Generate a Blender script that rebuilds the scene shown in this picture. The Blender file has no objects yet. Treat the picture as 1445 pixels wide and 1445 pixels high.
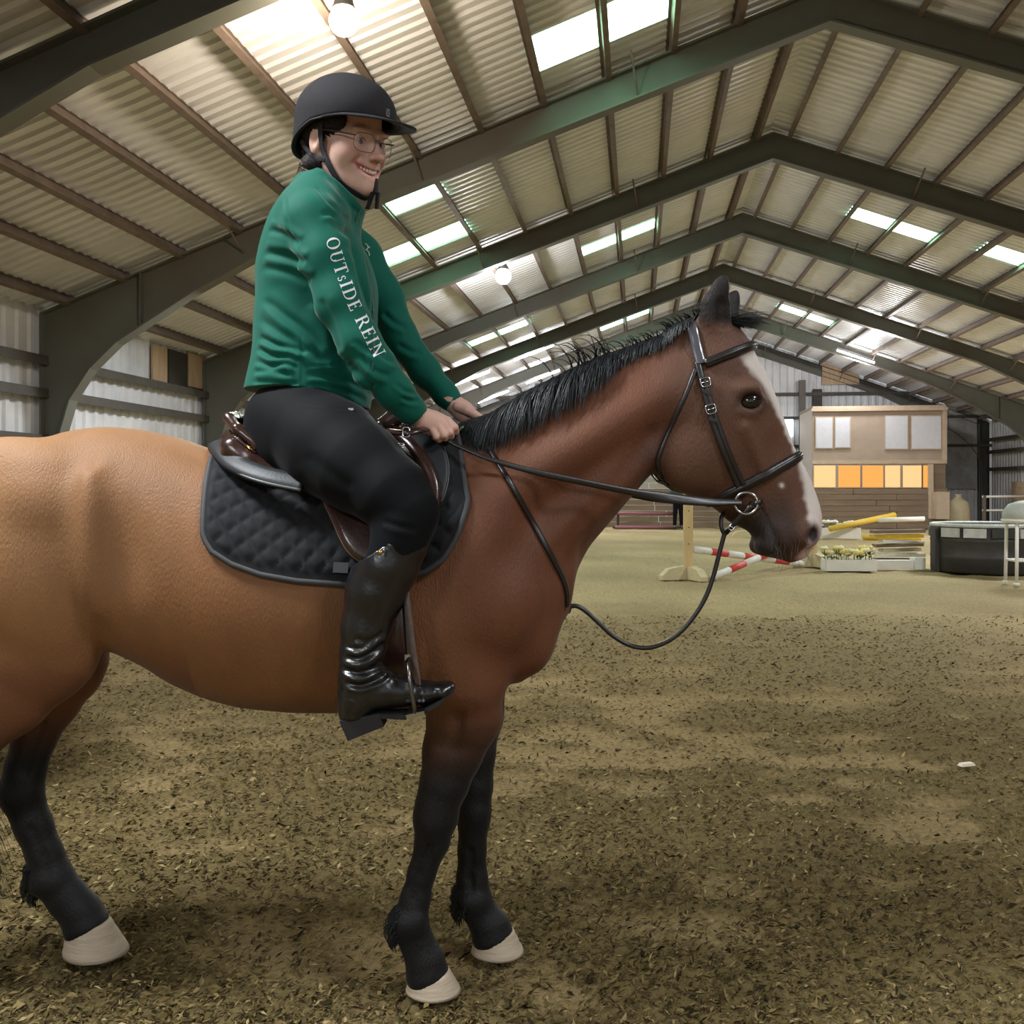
import bpy, bmesh, math, random
import numpy as np
import openvdb as vdb
from mathutils import Vector, Matrix
from mathutils.bvhtree import BVHTree
random.seed(7); RNG = np.random.default_rng(7)
SC = bpy.context.scene; COL = SC.collection
# ---------------------------------------------------------------- camera, world, exposure
F = 1400.0; HOR = 688.0; CH = 1.22            # focal length in pixels, horizon row, eye height
cd = bpy.data.cameras.new('camera'); cam = bpy.data.objects.new('camera', cd); COL.objects.link(cam)
cam.location = (0, 0, CH); cam.rotation_euler = (math.pi/2, 0, 0)
cd.sensor_width = 36; cd.lens = 36*F/1445; cd.shift_y = -(722.5-HOR)/1445; cd.clip_end = 300; cd.clip_start = 0.05
SC.camera = cam
wd = bpy.data.worlds.new('world'); SC.world = wd; wd.use_nodes = True
wd.node_tree.nodes['Background'].inputs[0].default_value = (0.92, 0.96, 1.0, 1)
wd.node_tree.nodes['Background'].inputs[1].default_value = 0.62
SC.view_settings.view_transform = 'Standard'; SC.view_settings.look = 'None'
SC.view_settings.gamma = 1.0; SC.view_settings.use_curve_mapping = False
SC.view_settings.exposure = 0.18
SC.cycles.use_denoising = True; SC.cycles.max_bounces = 6; SC.cycles.diffuse_bounces = 4
SC.cycles.sample_clamp_indirect = 4.0; SC.cycles.caustics_reflective = False; SC.cycles.caustics_refractive = False
# building frame: its long axis runs 7.2 degrees to the right of the view
PSI = math.atan((900-722.5)/F); CP, SP = math.cos(PSI), math.sin(PSI)
BS = 0.75
RX, ZR = 2.79*BS, CH+7.36*BS                   # ridge line: x, height of rafter top
LX, RXW = -9.75*BS, (2*2.79+9.75)*BS           # the two side walls
SL = 0.366
BAY = 6.1*BS; YA = 9.0*BS
FRAMES = [YA+BAY*k for k in range(-3, 7)]
YG = YA+BAY*6
KICK = 30.6
def B2W(x, y, z): return Vector((x*CP+y*SP, -x*SP+y*CP, z))
def bray(px, py):
    dx, dz = (px-722.5)/F, -(py-HOR)/F
    return Vector((dx*CP-SP, dx*SP+CP, dz))
def roof_z(x): return ZR-SL*abs(x-RX)
def roof_hit(px, py, off):
    d = bray(px, py); lo, hi = 0.5, 80
    for _ in range(60):
        t = (lo+hi)/2
        if CH+d.z*t < roof_z(d.x*t)+off: lo = t
        else: hi = t
    return Vector((d.x*lo, d.y*lo, CH+d.z*lo))
LAMPS = [(485, 30, 0.112, 'bay', 150), (710, 390, 0.135, 'bay', 150)]
TUBES = [(753, 497), (663, 534), (766, 531), (694, 560), (1207, 503), (1250, 465)]
def area_light(name, loc, size, power, color, aim=None, sy=None):
    l = bpy.data.lights.new(name, 'AREA'); l.energy = power; l.color = color; l.size = size
    l.shape = 'RECTANGLE'; l.size_y = sy or size
    o = bpy.data.objects.new(name, l); COL.objects.link(o); o.location = loc
    if aim is not None: o.rotation_euler = (Vector(aim)-Vector(loc)).to_track_quat('-Z', 'Y').to_euler()
    return o
# added fill lights under the roof, ahead of and behind the camera, without fixtures
for (bx, by, pw) in [(-2.6, 1.5, 250), (3.6, 0.2, 190), (-2.6, -4.5, 230), (6.0, -4.5, 230), (6.4, 9.0, 240), (-4.5, 12.0, 140), (6.5, 17.0, 260), (9.6, 23.5, 260)]:
    area_light('fill_light', B2W(bx, by, roof_z(bx)-0.75), 0.9, pw, (0.93, 0.97, 1.0))
# ---------------------------------------------------------------- pixel helpers: a pixel at a given distance is a real point
def P(px, py, Y): return Vector(((px-722.5)*Y/F, Y, CH-(py-HOR)*Y/F))
def PX(p): return ((p[0]*F/p[1])+722.5, HOR-(p[2]-CH)*F/p[1])
# ---------------------------------------------------------------- materials
MATS = {}
def mat(name, col, rough=0.6, metal=0.0, var=0.0, scale=8.0, bump=0.0, bscale=60.0, emit=None, estr=0.0, stretch=None, coat=0.0, col2=None, spec=0.5, attr=None, sheen=0.0, alpha=None, trans=0.0):
    if name in MATS: return MATS[name]
    m = bpy.data.materials.new(name); m.use_nodes = True; nt = m.node_tree; N = nt.nodes; L = nt.links
    b = N['Principled BSDF']; b.inputs['Base Color'].default_value = (*col, 1)
    b.inputs['Roughness'].default_value = rough; b.inputs['Metallic'].default_value = metal
    b.inputs['Specular IOR Level'].default_value = spec
    if coat: b.inputs['Coat Weight'].default_value = coat; b.inputs['Coat Roughness'].default_value = 0.2
    if sheen: b.inputs['Sheen Weight'].default_value = sheen; b.inputs['Sheen Roughness'].default_value = 0.4
    if trans: b.inputs['Transmission Weight'].default_value = trans
    if alpha is not None: b.inputs['Alpha'].default_value = alpha
    if emit: b.inputs['Emission Color'].default_value = (*emit, 1); b.inputs['Emission Strength'].default_value = estr
    tc = N.new('ShaderNodeTexCoord'); mp = N.new('ShaderNodeMapping'); L.new(tc.outputs['Object'], mp.inputs[0])
    if stretch: mp.inputs['Scale'].default_value = stretch
    src = None
    if attr:
        a = N.new('ShaderNodeAttribute'); a.attribute_name = attr; src = a.outputs['Color']
    if var or col2 is not None:
        n = N.new('ShaderNodeTexNoise'); n.inputs['Scale'].default_value = scale; n.inputs['Detail'].default_value = 6; n.inputs['Roughness'].default_value = 0.65
        L.new(mp.outputs[0], n.inputs['Vector'])
        r = N.new('ShaderNodeValToRGB'); r.color_ramp.elements[0].position = 0.3; r.color_ramp.elements[1].position = 0.7
        if src is None:
            c2 = col2 or tuple(min(1, c*(1+var)) for c in col); c1 = col if col2 else tuple(c*(1-var) for c in col)
            r.color_ramp.elements[0].color = (*c1, 1); r.color_ramp.elements[1].color = (*c2, 1)
            src = r.outputs[0]; L.new(n.outputs['Fac'], r.inputs[0])
        else:
            r.color_ramp.elements[0].color = (1-var,)*3+(1,); r.color_ramp.elements[1].color = (1+var,)*3+(1,)
            L.new(n.outputs['Fac'], r.inputs[0])
            mx = N.new('ShaderNodeMix'); mx.data_type = 'RGBA'; mx.blend_type = 'MULTIPLY'; mx.inputs[0].default_value = 1
            L.new(src, mx.inputs[6]); L.new(r.outputs[0], mx.inputs[7]); src = mx.outputs[2]
    if src is not None: L.new(src, b.inputs['Base Color'])
    if bump:
        n2 = N.new('ShaderNodeTexNoise'); n2.inputs['Scale'].default_value = bscale; n2.inputs['Detail'].default_value = 5
        L.new(mp.outputs[0], n2.inputs['Vector'])
        bp = N.new('ShaderNodeBump'); bp.inputs['Strength'].default_value = bump; bp.inputs['Distance'].default_value = 0.01
        L.new(n2.outputs['Fac'], bp.inputs['Height']); L.new(bp.outputs[0], b.inputs['Normal'])
    MATS[name] = m; return m
def s2l(r, g, b): return tuple(((c/255)/12.92 if c/255 <= 0.04045 else ((c/255+0.055)/1.055)**2.4) for c in (r, g, b))
# ---------------------------------------------------------------- objects
def org(parent):
    v = Vector((0, 0, 0))
    while parent is not None: v = v+parent.location; parent = parent.parent
    return v
def mk(name, verts, faces, m, parent=None, smooth=True, cols=None, kind=None, label=None):
    me = bpy.data.meshes.new(name)
    o0 = org(parent)
    if isinstance(verts, np.ndarray) and isinstance(faces, np.ndarray):
        v = (verts-np.array(o0)).astype(np.float32); k = faces.shape[1]
        me.vertices.add(len(v)); me.vertices.foreach_set('co', v.ravel())
        me.loops.add(faces.size); me.loops.foreach_set('vertex_index', faces.astype(np.int32).ravel())
        me.polygons.add(len(faces)); me.polygons.foreach_set('loop_start', np.arange(0, faces.size, k, dtype=np.int32))
        me.update(calc_edges=True); me.validate()
    else:
        me.from_pydata([tuple(Vector(v)-o0) for v in verts], [], [tuple(int(i) for i in f) for f in faces])
        me.update()
    if smooth: me.polygons.foreach_set('use_smooth', [True]*len(me.polygons))
    if cols is not None:
        a = me.color_attributes.new('coat', 'FLOAT_COLOR', 'POINT')
        c = np.ones((len(me.vertices), 4), np.float32); c[:, :3] = cols; a.data.foreach_set('color', c.ravel())
    me.materials.append(m)
    o = bpy.data.objects.new(name, me); COL.objects.link(o); o.parent = parent
    if kind: o['kind'] = kind
    if label: o['label'] = label
    return o
def thing(name, label, cat, loc=(0, 0, 0), group=None, rot=None):
    o = bpy.data.objects.new(name, None); COL.objects.link(o); o.location = loc; o['label'] = label; o['category'] = cat
    o.empty_display_size = 0.1
    if group: o['group'] = group
    return o
def tag(o, label, cat, group=None):
    o['label'] = label; o['category'] = cat
    if group: o['group'] = group
    return o
class MB:
    def __init__(s): s.v = []; s.f = []
    def add(s, vs, fs):
        n = len(s.v); s.v += [tuple(v) for v in vs]; s.f += [tuple(i+n for i in f) for f in fs]
    def box(s, c, size, ax=None, taper=1.0):
        c = Vector(c); ax = ax or (Vector((1, 0, 0)), Vector((0, 1, 0)), Vector((0, 0, 1))); vs = []
        for dz in (-.5, .5):
            t = taper if dz > 0 else 1
            for dx, dy in ((-.5, -.5), (.5, -.5), (.5, .5), (-.5, .5)):
                vs.append(c+ax[0]*size[0]*dx*t+ax[1]*size[1]*dy*t+ax[2]*size[2]*dz)
        s.add(vs, [(3, 2, 1, 0), (4, 5, 6, 7), (0, 1, 5, 4), (1, 2, 6, 5), (2, 3, 7, 6), (3, 0, 4, 7)])
    def tube(s, pts, r, n=8, closed=False, caps=True):
        pts = [Vector(p) for p in pts]; N = len(pts); rr = r if hasattr(r, '__len__') else [r]*N
        up = None; rings = []
        for i, p in enumerate(pts):
            a = pts[(i-1) % N] if (closed or i > 0) else p; b = pts[(i+1) % N] if (closed or i < N-1) else p
            t = (b-a).normalized()
            if up is None:
                up = Vector((0, 0, 1)) if abs(t.z) < 0.9 else Vector((1, 0, 0))
            u = (up-t*up.dot(t)).normalized(); up = u; w = t.cross(u)
            rings.append([p+(u*math.cos(2*math.pi*k/n)+w*math.sin(2*math.pi*k/n))*rr[i] for k in range(n)])
        vs = [v for R in rings for v in R]; fs = []
        for i in range(N if closed else N-1):
            j = (i+1) % N
            for k in range(n): fs.append((i*n+k, i*n+(k+1) % n, j*n+(k+1) % n, j*n+k))
        if caps and not closed: fs += [tuple(range(n-1, -1, -1)), tuple((N-1)*n+k for k in range(n))]
        s.add(vs, fs)
    def lathe(s, prof, c=(0, 0, 0), n=24, ax=None, sx=1, sy=1):
        c = Vector(c); ax = ax or (Vector((1, 0, 0)), Vector((0, 1, 0)), Vector((0, 0, 1))); vs = []; fs = []
        for r, z in prof:
            for k in range(n):
                a = 2*math.pi*k/n; vs.append(c+ax[0]*r*sx*math.cos(a)+ax[1]*r*sy*math.sin(a)+ax[2]*z)
        for i in range(len(prof)-1):
            for k in range(n): fs.append((i*n+k, i*n+(k+1) % n, (i+1)*n+(k+1) % n, (i+1)*n+k))
        s.add(vs, fs+[tuple(range(n-1, -1, -1)), tuple((len(prof)-1)*n+k for k in range(n))])
    def ribbon(s, pts, nrm, w, th):
        """flat strap: centre points, outward normals, width(s), thickness"""
        N = len(pts); ww = w if hasattr(w, '__len__') else [w]*N; vs = []; fs = []
        for i in range(N):
            t = (Vector(pts[min(i+1, N-1)])-Vector(pts[max(i-1, 0)])).normalized(); n = Vector(nrm[i]); n = (n-t*n.dot(t)).normalized(); b = t.cross(n)
            p = Vector(pts[i]); h = ww[i]/2
            vs += [p-b*h, p+b*h, p+b*h*.85+n*th, p+b*h*.3+n*th*1.25, p-b*h*.3+n*th*1.25, p-b*h*.85+n*th]
        for i in range(N-1):
            for k in range(6): fs.append((i*6+k, i*6+(k+1) % 6, i*6+6+(k+1) % 6, i*6+6+k))
        fs += [(5, 4, 3, 2, 1, 0), tuple((N-1)*6+k for k in range(6))]
        s.add(vs, fs)
    def build(s, name, m, parent=None, smooth=False, kind=None, label=None): return mk(name, s.v, s.f, m, parent, smooth, kind=kind, label=label)
def smoothpts(pts, per=8):
    """Catmull-Rom through points of any dimension"""
    p = np.array([list(q) for q in pts], float); out = []
    n = len(p)
    for i in range(n-1):
        a, b, c, d = p[max(i-1, 0)], p[i], p[i+1], p[min(i+2, n-1)]
        for k in range(per):
            t = k/per
            out.append(0.5*((2*b)+(-a+c)*t+(2*a-5*b+4*c-d)*t*t+(-a+3*b-3*c+d)*t**3))
    out.append(p[-1]); return np.array(out)
# ---------------------------------------------------------------- signed-distance sculpting
class Field:
    def __init__(s, lo, hi, h):
        s.lo = np.array(lo, float); s.h = h; s.n = np.ceil((np.array(hi)-s.lo)/h).astype(int)+1
        s.D = np.full(s.n, 1.0, np.float32)
        s.ax = [(s.lo[i]+np.arange(s.n[i])*h).astype(np.float32) for i in range(3)]
    def sl(s, lo, hi):
        a = np.clip(np.floor((np.array(lo)-s.lo)/s.h).astype(int), 0, s.n); b = np.clip(np.ceil((np.array(hi)-s.lo)/s.h).astype(int)+1, 0, s.n)
        S = tuple(slice(a[i], b[i]) for i in range(3))
        return S, s.ax[0][S[0]][:, None, None], s.ax[1][S[1]][None, :, None], s.ax[2][S[2]][None, None, :]
    def comb(s, S, d, k, op):
        D = s.D[S]
        if D.size == 0: return
        d = d.astype(np.float32)
        if op == 'u':
            if k > 0: h = np.clip(0.5+0.5*(D-d)/k, 0, 1); s.D[S] = D*(1-h)+d*h-k*h*(1-h)
            else: s.D[S] = np.minimum(D, d)
        elif op == 's':
            if k > 0: h = np.clip(0.5-0.5*(D+d)/k, 0, 1); s.D[S] = D*(1-h)-d*h+k*h*(1-h)
            else: s.D[S] = np.maximum(D, -d)
        elif op == 'i': s.D[S] = np.maximum(D, d)
    def cone(s, p1, p2, r1, r2, w=1.0, k=0.02, op='u'):
        p1 = np.array(p1, float); p2 = np.array(p2, float); R = max(r1, r2)*max(1, w)+k+4*s.h
        S, x, y, z = s.sl(np.minimum(p1, p2)-R, np.maximum(p1, p2)+R)
        y0 = (p1[1]+p2[1])/2
        ba = p2-p1; ba[1] /= w
        ax_, ay_, az_ = x-p1[0], (y-p1[1])/w, z-p1[2]
        t = np.clip((ax_*ba[0]+ay_*ba[1]+az_*ba[2])/max(1e-9, (ba**2).sum()), 0, 1)
        d = np.sqrt((ax_-ba[0]*t)**2+(ay_-ba[1]*t)**2+(az_-ba[2]*t)**2)-(r1+(r2-r1)*t)
        s.comb(S, d*min(1, w), k, op)
    def chain(s, pts, k=0.012, op='u', w=1.0):
        """pts: (x,y,z,r[,w])"""
        for a, b in zip(pts[:-1], pts[1:]):
            wa = a[4] if len(a) > 4 else w
            s.cone(a[:3], b[:3], a[3], b[3], wa, k, op)
    def ell(s, c, r, ax=None, k=0.03, op='u'):
        c = np.array(c, float); R = max(r)+k+4*s.h
        S, x, y, z = s.sl(c-R, c+R); x = x-c[0]; y = y-c[1]; z = z-c[2]
        if ax is None: q = [x/r[0], y/r[1], z/r[2]]
        else: q = [(x*a[0]+y*a[1]+z*a[2])/r[i] for i, a in enumerate(ax)]
        k0 = np.sqrt(q[0]**2+q[1]**2+q[2]**2); k1 = np.sqrt((q[0]/r[0])**2+(q[1]/r[1])**2+(q[2]/r[2])**2)
        s.comb(S, k0*(k0-1)/np.maximum(k1, 1e-6), k, op)
    def loft(s, o, U, V, W, u, vt, vb, hw, n=2.0, k=0.03, op='u'):
        """section along U: from vb to vt along V, half width hw along W"""
        o = np.array(o, float); U = np.array(U, float); V = np.array(V, float); W = np.array(W, float)
        c = []
        for i in range(len(u)):
            for vv in (vt[i], vb[i]):
                for ww in (-hw[i], hw[i]): c.append(o+U*u[i]+V*vv+W*ww)
        c = np.array(c); m = k+4*s.h
        S, x, y, z = s.sl(c.min(0)-m, c.max(0)+m); x = x-o[0]; y = y-o[1]; z = z-o[2]
        uu = x*U[0]+y*U[1]+z*U[2]; v = x*V[0]+y*V[1]+z*V[2]; w = x*W[0]+y*W[1]+z*W[2]
        T = np.interp(uu, u, vt); Bm = np.interp(uu, u, vb); H = np.interp(uu, u, hw)
        N = np.interp(uu, u, n) if hasattr(n, '__len__') else n
        hv = np.maximum((T-Bm)/2, 1e-3); H = np.maximum(H, 1e-3); a = np.abs((v-(T+Bm)/2)/hv); b = np.abs(w/H)
        k0 = (a**N+b**N)**(1/N); g = np.sqrt((a/hv)**2+(b/H)**2)/np.maximum(np.sqrt(a*a+b*b), 1e-6)
        d = (k0-1)/np.maximum(g, 1e-6)
        d = np.maximum(d, np.maximum(u[0]-uu, uu-u[-1]))
        s.comb(S, d, k, op)
    def blur(s, n=1):
        for _ in range(n):
            for a in range(3):
                p = np.pad(s.D, [(1, 1) if i == a else (0, 0) for i in range(3)], mode='edge')
                sl = lambda q: tuple(slice(q, q+s.n[i]) if i == a else slice(None) for i in range(3))
                s.D = (0.25*p[sl(0)]+0.5*p[sl(1)]+0.25*p[sl(2)]).astype(np.float32)
    def mesh(s):
        g = vdb.FloatGrid(3*s.h); g.copyFromArray(np.ascontiguousarray(np.clip(s.D, -3*s.h, 3*s.h)))
        p, q = g.convertToQuads(isovalue=0.0)
        return np.asarray(p, float)*s.h+s.lo, np.asarray(q).astype(np.int64)
def normals(v, q):
    n = np.zeros_like(v); f = np.cross(v[q[:, 2]]-v[q[:, 0]], v[q[:, 3]]-v[q[:, 1]])
    for k in range(4): np.add.at(n, q[:, k], f)
    return n/np.maximum(np.linalg.norm(n, axis=1, keepdims=True), 1e-9)
def keep_largest(v, q):
    par = np.arange(len(v))
    for _ in range(5000):
        m = par[q].min(axis=1); new = par.copy()
        for k in range(4): np.minimum.at(new, q[:, k], m)
        new = new[new]
        if (new == par).all(): break
        par = new
    lab, cnt = np.unique(par, return_counts=True); L = lab[cnt.argmax()]; keep = par == L
    idx = np.cumsum(keep)-1; qq = q[keep[q[:, 0]]]
    return v[keep], idx[qq]
def bvh_of(v, q): return BVHTree.FromPolygons([tuple(a) for a in v], [tuple(int(i) for i in f) for f in q])
CAMP = Vector((0, 0, CH))
def proj(px, py, bvh, off=0.0, near=0.3):
    d = P(px, py, 1.0)-CAMP; d.normalize()
    h = bvh.ray_cast(CAMP+d*near, d)
    if h[0] is None:
        h2 = bvh.find_nearest(P(px, py, 2.45)); n = h2[1]
        return h2[0]+n*off, n
    n = h[1]
    if n.dot(d) > 0: n = -n
    return h[0]+n*off, n
# ================================================================ HORSE
YM = 2.5; S0 = YM/F                            # mid-plane of the horse; metres per pixel there
YN, YF = 2.40, 2.60                            # near and far legs
def D2(o, U, V, pts): return sorted([((px-o[0])*U[0]+(py-o[1])*U[1], (px-o[0])*V[0]+(py-o[1])*V[1]) for px, py in pts])
def pxloft(fd, o, U, fr, bk, hw, n=2.0, k=0.03, Y=YM, step=8):
    """loft whose outline is given in side-view points: fr and bk outlines either side of axis o+U"""
    l = math.hypot(*U); U = (U[0]/l, U[1]/l); V = (U[1], -U[0])
    a = D2(o, U, V, fr); b = D2(o, U, V, bk)
    u = np.arange(min(a[0][0], b[0][0]), max(a[-1][0], b[-1][0])+step, step)
    vt = np.interp(u, *zip(*a)); vb = np.interp(u, *zip(*b)); h = np.interp(u, *zip(*hw))
    ker = np.array([1, 2, 3, 2, 1])/9; sm = lambda q: np.convolve(np.pad(q, 2, mode='edge'), ker, 'valid')
    vt, vb, h = sm(vt), sm(vb), sm(h)
    s = Y/F; nn = np.interp(u, *zip(*n)) if isinstance(n, list) else n
    fd.loft(P(o[0], o[1], Y), (U[0], 0, -U[1]), (V[0], 0, -V[1]), (0, 1, 0), u*s, vt*s, vb*s, h, nn, k)
def leg(fd, rows, Y, k=0.008):
    """rows: (cx,cy,diameter px,width factor)"""
    pts = []
    for r in rows:
        p = P(r[0], r[1], Y+(r[4] if len(r) > 4 else 0)); pts.append((p.x, p.y, p.z, r[2]/2*Y/F, r[3]))
    fd.chain(pts, k)
def build_horse_field(h=0.005, head=True):
    fd = Field((-1.62, 2.04, 0.0), (0.90, 2.96, 1.78), h)
    top = [(-100, 740), (-90, 715), (-70, 692), (-40, 674), (0, 653), (50, 627), (100, 608), (150, 602), (200, 606), (250, 617), (290, 631), (350, 650), (400, 668), (450, 675), (500, 664), (550, 641), (600, 616), (650, 606), (700, 640), (750, 700), (790, 790)]
    bot = [(-100, 770), (-90, 800), (-70, 840), (-40, 880), (0, 905), (50, 915), (100, 917), (165, 917), (216, 941), (250, 964), (300, 985), (350, 997), (420, 1003), (480, 1004), (540, 1003), (600, 998), (650, 985), (700, 955), (750, 915), (790, 860)]
    hw = [(-100, .03), (-90, .07), (-70, .12), (-40, .16), (0, .19), (50, .215), (100, .225), (165, .225), (216, .225), (250, .23), (300, .245), (350, .26), (420, .268), (480, .262), (540, .24), (600, .21), (650, .19), (700, .165), (750, .14), (790, .06)]
    X0 = 0
    pxloft(fd, (0, 800), (1, 0), top, bot, hw, [(-100, 2.0), (100, 2.1), (200, 2.05), (420, 2.0), (600, 1.9), (790, 2.0)], 0)
    # rump, thighs, haunch muscles (both sides)
    for s in (-1, 1):
        y = lambda d: YM+s*d
        def E(px, py, dy, r, k=.05, op='u', rot=0):
            c = P(px, py, YM); c.y = y(dy); ca, sa = math.cos(rot), math.sin(rot)
            fd.ell(c, r, [(ca, 0, sa), (0, 1, 0), (-sa, 0, ca)], k, op)
        E(50, 760, .135, (.20, .115, .25), .06)
        E(-30, 800, .12, (.12, .10, .22), .06)
        E(105, 705, .16, (.075, .06, .055), .07, rot=-.5)           # point of hip
        E(95, 830, .155, (.11, .08, .18), .06, rot=.25)            # stifle
        E(90, 668, .085, (.11, .10, .05), .05)
        E(216, 765, .270, (.050, .05, .13), .06, 's', rot=.12)    # flank hollow
        E(180, 760, .20, (.028, .045, .16), .05, rot=.05)
        E(560, 860, .262, (.03, .045, .12), .05, 's', rot=-.2)
        E(612, 760, .232, (.025, .04, .16), .05, 's', rot=-.35)
        E(250, 935, .245, (.10, .05, .05), .06, 's', rot=-.35)
        E(655, 800, .145, (.095, .075, .23), .06, rot=-.42)        # shoulder blade
        E(600, 880, .16, (.10, .06, .13), .05, rot=.3)
        E(705, 850, .12, (.10, .09, .13), .06, rot=-.5)            # point of shoulder
        E(655, 945, .115, (.105, .075, .105), .05)                 # forearm top
        E(752, 900, .065, (.05, .06, .075), .05, rot=-.3)          # breast
        E(770, 830, .055, (.05, .055, .10), .05, rot=-.3)
    # neck
    nk = 20
    crest = [(560, 618), (600, 612), (650, 606), (700, 588), (760, 552), (850, 508), (930, 478), (975, 463), (1010, 463)]
    throat = [(735, 960), (765, 925), (782, 876), (801, 815), (834, 768), (876, 719), (903, 686), (920, 664), (945, 640), (985, 610)]
    l = math.hypot(385, -310); U = (385/l, -310/l)
    pxloft(fd, (600, 830), U, crest, throat, [(-80, .19), (0, .17), (100, .14), (200, .11), (300, .088), (400, .075), (480, .066), (560, .05)], [(0, 2.0), (300, 2.1)], .07)
    for s in (-1, 1):
        for (a, b, r1, r2, dy) in (((700, 700), (930, 560), .055, .045, .085), ((760, 770), (905, 640), .04, .035, .07)):
            p, q = P(*a, YM), P(*b, YM); p.y += s*dy*1.25; q.y += s*dy*.6
            fd.cone(p, q, r1, r2, 1, .05)
        p, q = P(790, 772, YM), P(915, 620, YM); p.y += s*.135; q.y += s*.088
        fd.cone(p, q, .005, .009, 1, .035, 's')                     # jugular groove
    # head
    fr = [(1000, 447), (1030, 456), (1048, 468), (1060, 488), (1066, 505), (1079, 529), (1093, 560), (1105, 593), (1117, 627), (1128, 648), (1141, 672), (1153, 703), (1159, 728), (1158.5, 752), (1150, 770), (1136, 783)]
    bk = [(960, 505), (950, 540), (938, 585), (929, 625), (926, 654), (934, 673), (950, 688), (971, 699), (1000, 712), (1017, 723), (1025, 735), (1040, 742), (1057, 749), (1063.5, 757), (1065, 773), (1075, 784), (1090, 788.5), (1112, 790)]
    Uh = (125, 305)
    pxloft(fd, (1003, 470), Uh, fr, bk, [(-40, .045), (0, .062), (40, .085), (80, .098), (105, .102), (130, .098), (160, .090), (200, .072), (240, .060), (262, .056), (285, .060), (305, .060), (322, .050), (336, .028)], [(-40, 2), (100, 2.35), (200, 2.5), (300, 2.3), (340, 2)], .03, step=5)
    for s in (-1, 1):
        def H(px, py, dy, r, k=.02, op='u', rot=0):
            c = P(px, py, YM); c.y = YM+s*dy; ca, sa = math.cos(rot), math.sin(rot)
            fd.ell(c, r, [(ca, 0, sa), (0, 1, 0), (-sa, 0, ca)], k, op)
        H(1028, 540, .118, (.030, .022, .020), .02, 's', rot=-.6)
        H(972, 645, .052, (.088, .042, .09), .03)                  # jowl
        H(960, 560, .05, (.06, .04, .08), .04)
        H(1042, 553, .090, (.034, .018, .012), .02, rot=.12)      # brow
        H(1047, 571, .106, (.030, .022, .0195), .008, 's', rot=.1)  # eye socket
        H(1040, 588, .088, (.030, .014, .008), .014, rot=-.1)
        for lids in (((1022, 573, .096), (1031, 563, .099), (1044, 556, .101), (1057, 558, .097), (1069, 570, .086)), ((1023, 574, .096), (1034, 583, .097), (1048, 586, .096), (1061, 581, .091), (1069, 571, .086))):
            fd.chain([(*(P(a, b, YM)+Vector((0, s*d, 0))), .0058) for a, b, d in lids], .006)
        a, b = P(1040, 606, YM), P(1070, 672, YM)
        a.y += s*.090; b.y += s*.068; fd.cone(a, b, .010, .007, 1, .022)  # facial crest
        H(1100, 640, .086, (.05, .022, .028), .03, 's', rot=-1.2)  # hollow beside the nose bone
        H(1133, 752, .052, (.030, .022, .036), .02, rot=-.35)
        H(1137, 752, .076, (.0125, .022, .024), .008, 's', rot=-.45)  # nostril
        H(1085, 757, .048, (.030, .016, .034), .02)
        H(1075, 772, .03, (.024, .03, .02), .02)                   # chin
        ml = [P(x, y, YM) for x, y in ((1066, 713), (1075, 728), (1083, 750), (1092, 772), (1098, 783), (1104, 790))]
        yw = (.062, .063, .063, .056, .041, .026)
        fd.chain([(m.x, YM+s*w, m.z, .0065) for m, w in zip(ml, yw)], .007, 's')
        # ear
        e = [P(x, y, YM) for x, y in ((1006, 478), (1003, 455), (1003.5, 433), (1011, 409), (1019, 388))]
        er = (.034, .036, .031, .017, .003)
        fd.chain([(p.x+(.046+.003*i)*(s > 0), YM+s*(.05+.004*i), p.z-.004*i*(s > 0), r, .55) for i, (p, r) in enumerate(zip(e, er))], .012)
        ei = [P(x, y, YM) for x, y in ((1013, 460), (1012, 438), (1016, 418))]
        fd.chain([(p.x+.048*(s > 0), YM+s*(.075+.006*i), p.z, r) for i, (p, r) in enumerate(zip(ei, (.019, .018, .010)))], .008, 's')
    # legs
    leg(fd, [(652, 960, 118, .75), (655, 1010, 104, .72), (639, 1060, 84, .8), (627, 1105, 68, .9), (617, 1135, 60, .95), (614, 1155, 61, .95), (610, 1187, 48, .9), (595, 1232, 38, .78), (586, 1268, 41, .78), (578, 1303, 51, .85), (589, 1332, 46, .85), (600, 1356, 53, .92), (603, 1374, 62, .97)], YN, .012)
    leg(fd, [(666, 960, 100, .75), (670, 1010, 80, .75), (674, 1060, 50, .9), (672, 1110, 46, .95), (669, 1140, 46, .95), (668, 1160, 43, .95), (666, 1200, 39, .8), (666, 1240, 43, .78), (669, 1272, 50, .85), (682, 1294, 46, .85), (692, 1308, 53, .92), (695, 1320, 60, .97)], YF, .012)
    leg(fd, [(70, 860, 190, .6), (75, 930, 150, .6), (70, 985, 86, .75), (50, 1035, 62, .8), (36, 1085, 56, .8), (30, 1120, 60, .75), (47, 1165, 52, .8), (63, 1205, 50, .78), (73, 1238, 58, .8), (96, 1268, 55, .85), (113, 1286, 56, .92), (121, 1304, 64, .97)], YF, .012)
    leg(fd, [(60, 840, 230, .55), (44, 905, 190, .55), (5, 970, 140, .6), (-45, 1040, 90, .75), (-85, 1100, 72, .8), (-110, 1140, 70, .75), (-112, 1200, 52, .8), (-112, 1250, 50, .78), (-108, 1290, 60, .8), (-92, 1325, 54, .85), (-80, 1350, 54, .9), (-74, 1366, 58, .95)], YN-.02, .012)
    def groove(pts, Y, r=.006, k=.012, op='s'): fd.chain([(*P(a, b, Y), r) for a, b in pts], k, op)
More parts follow.
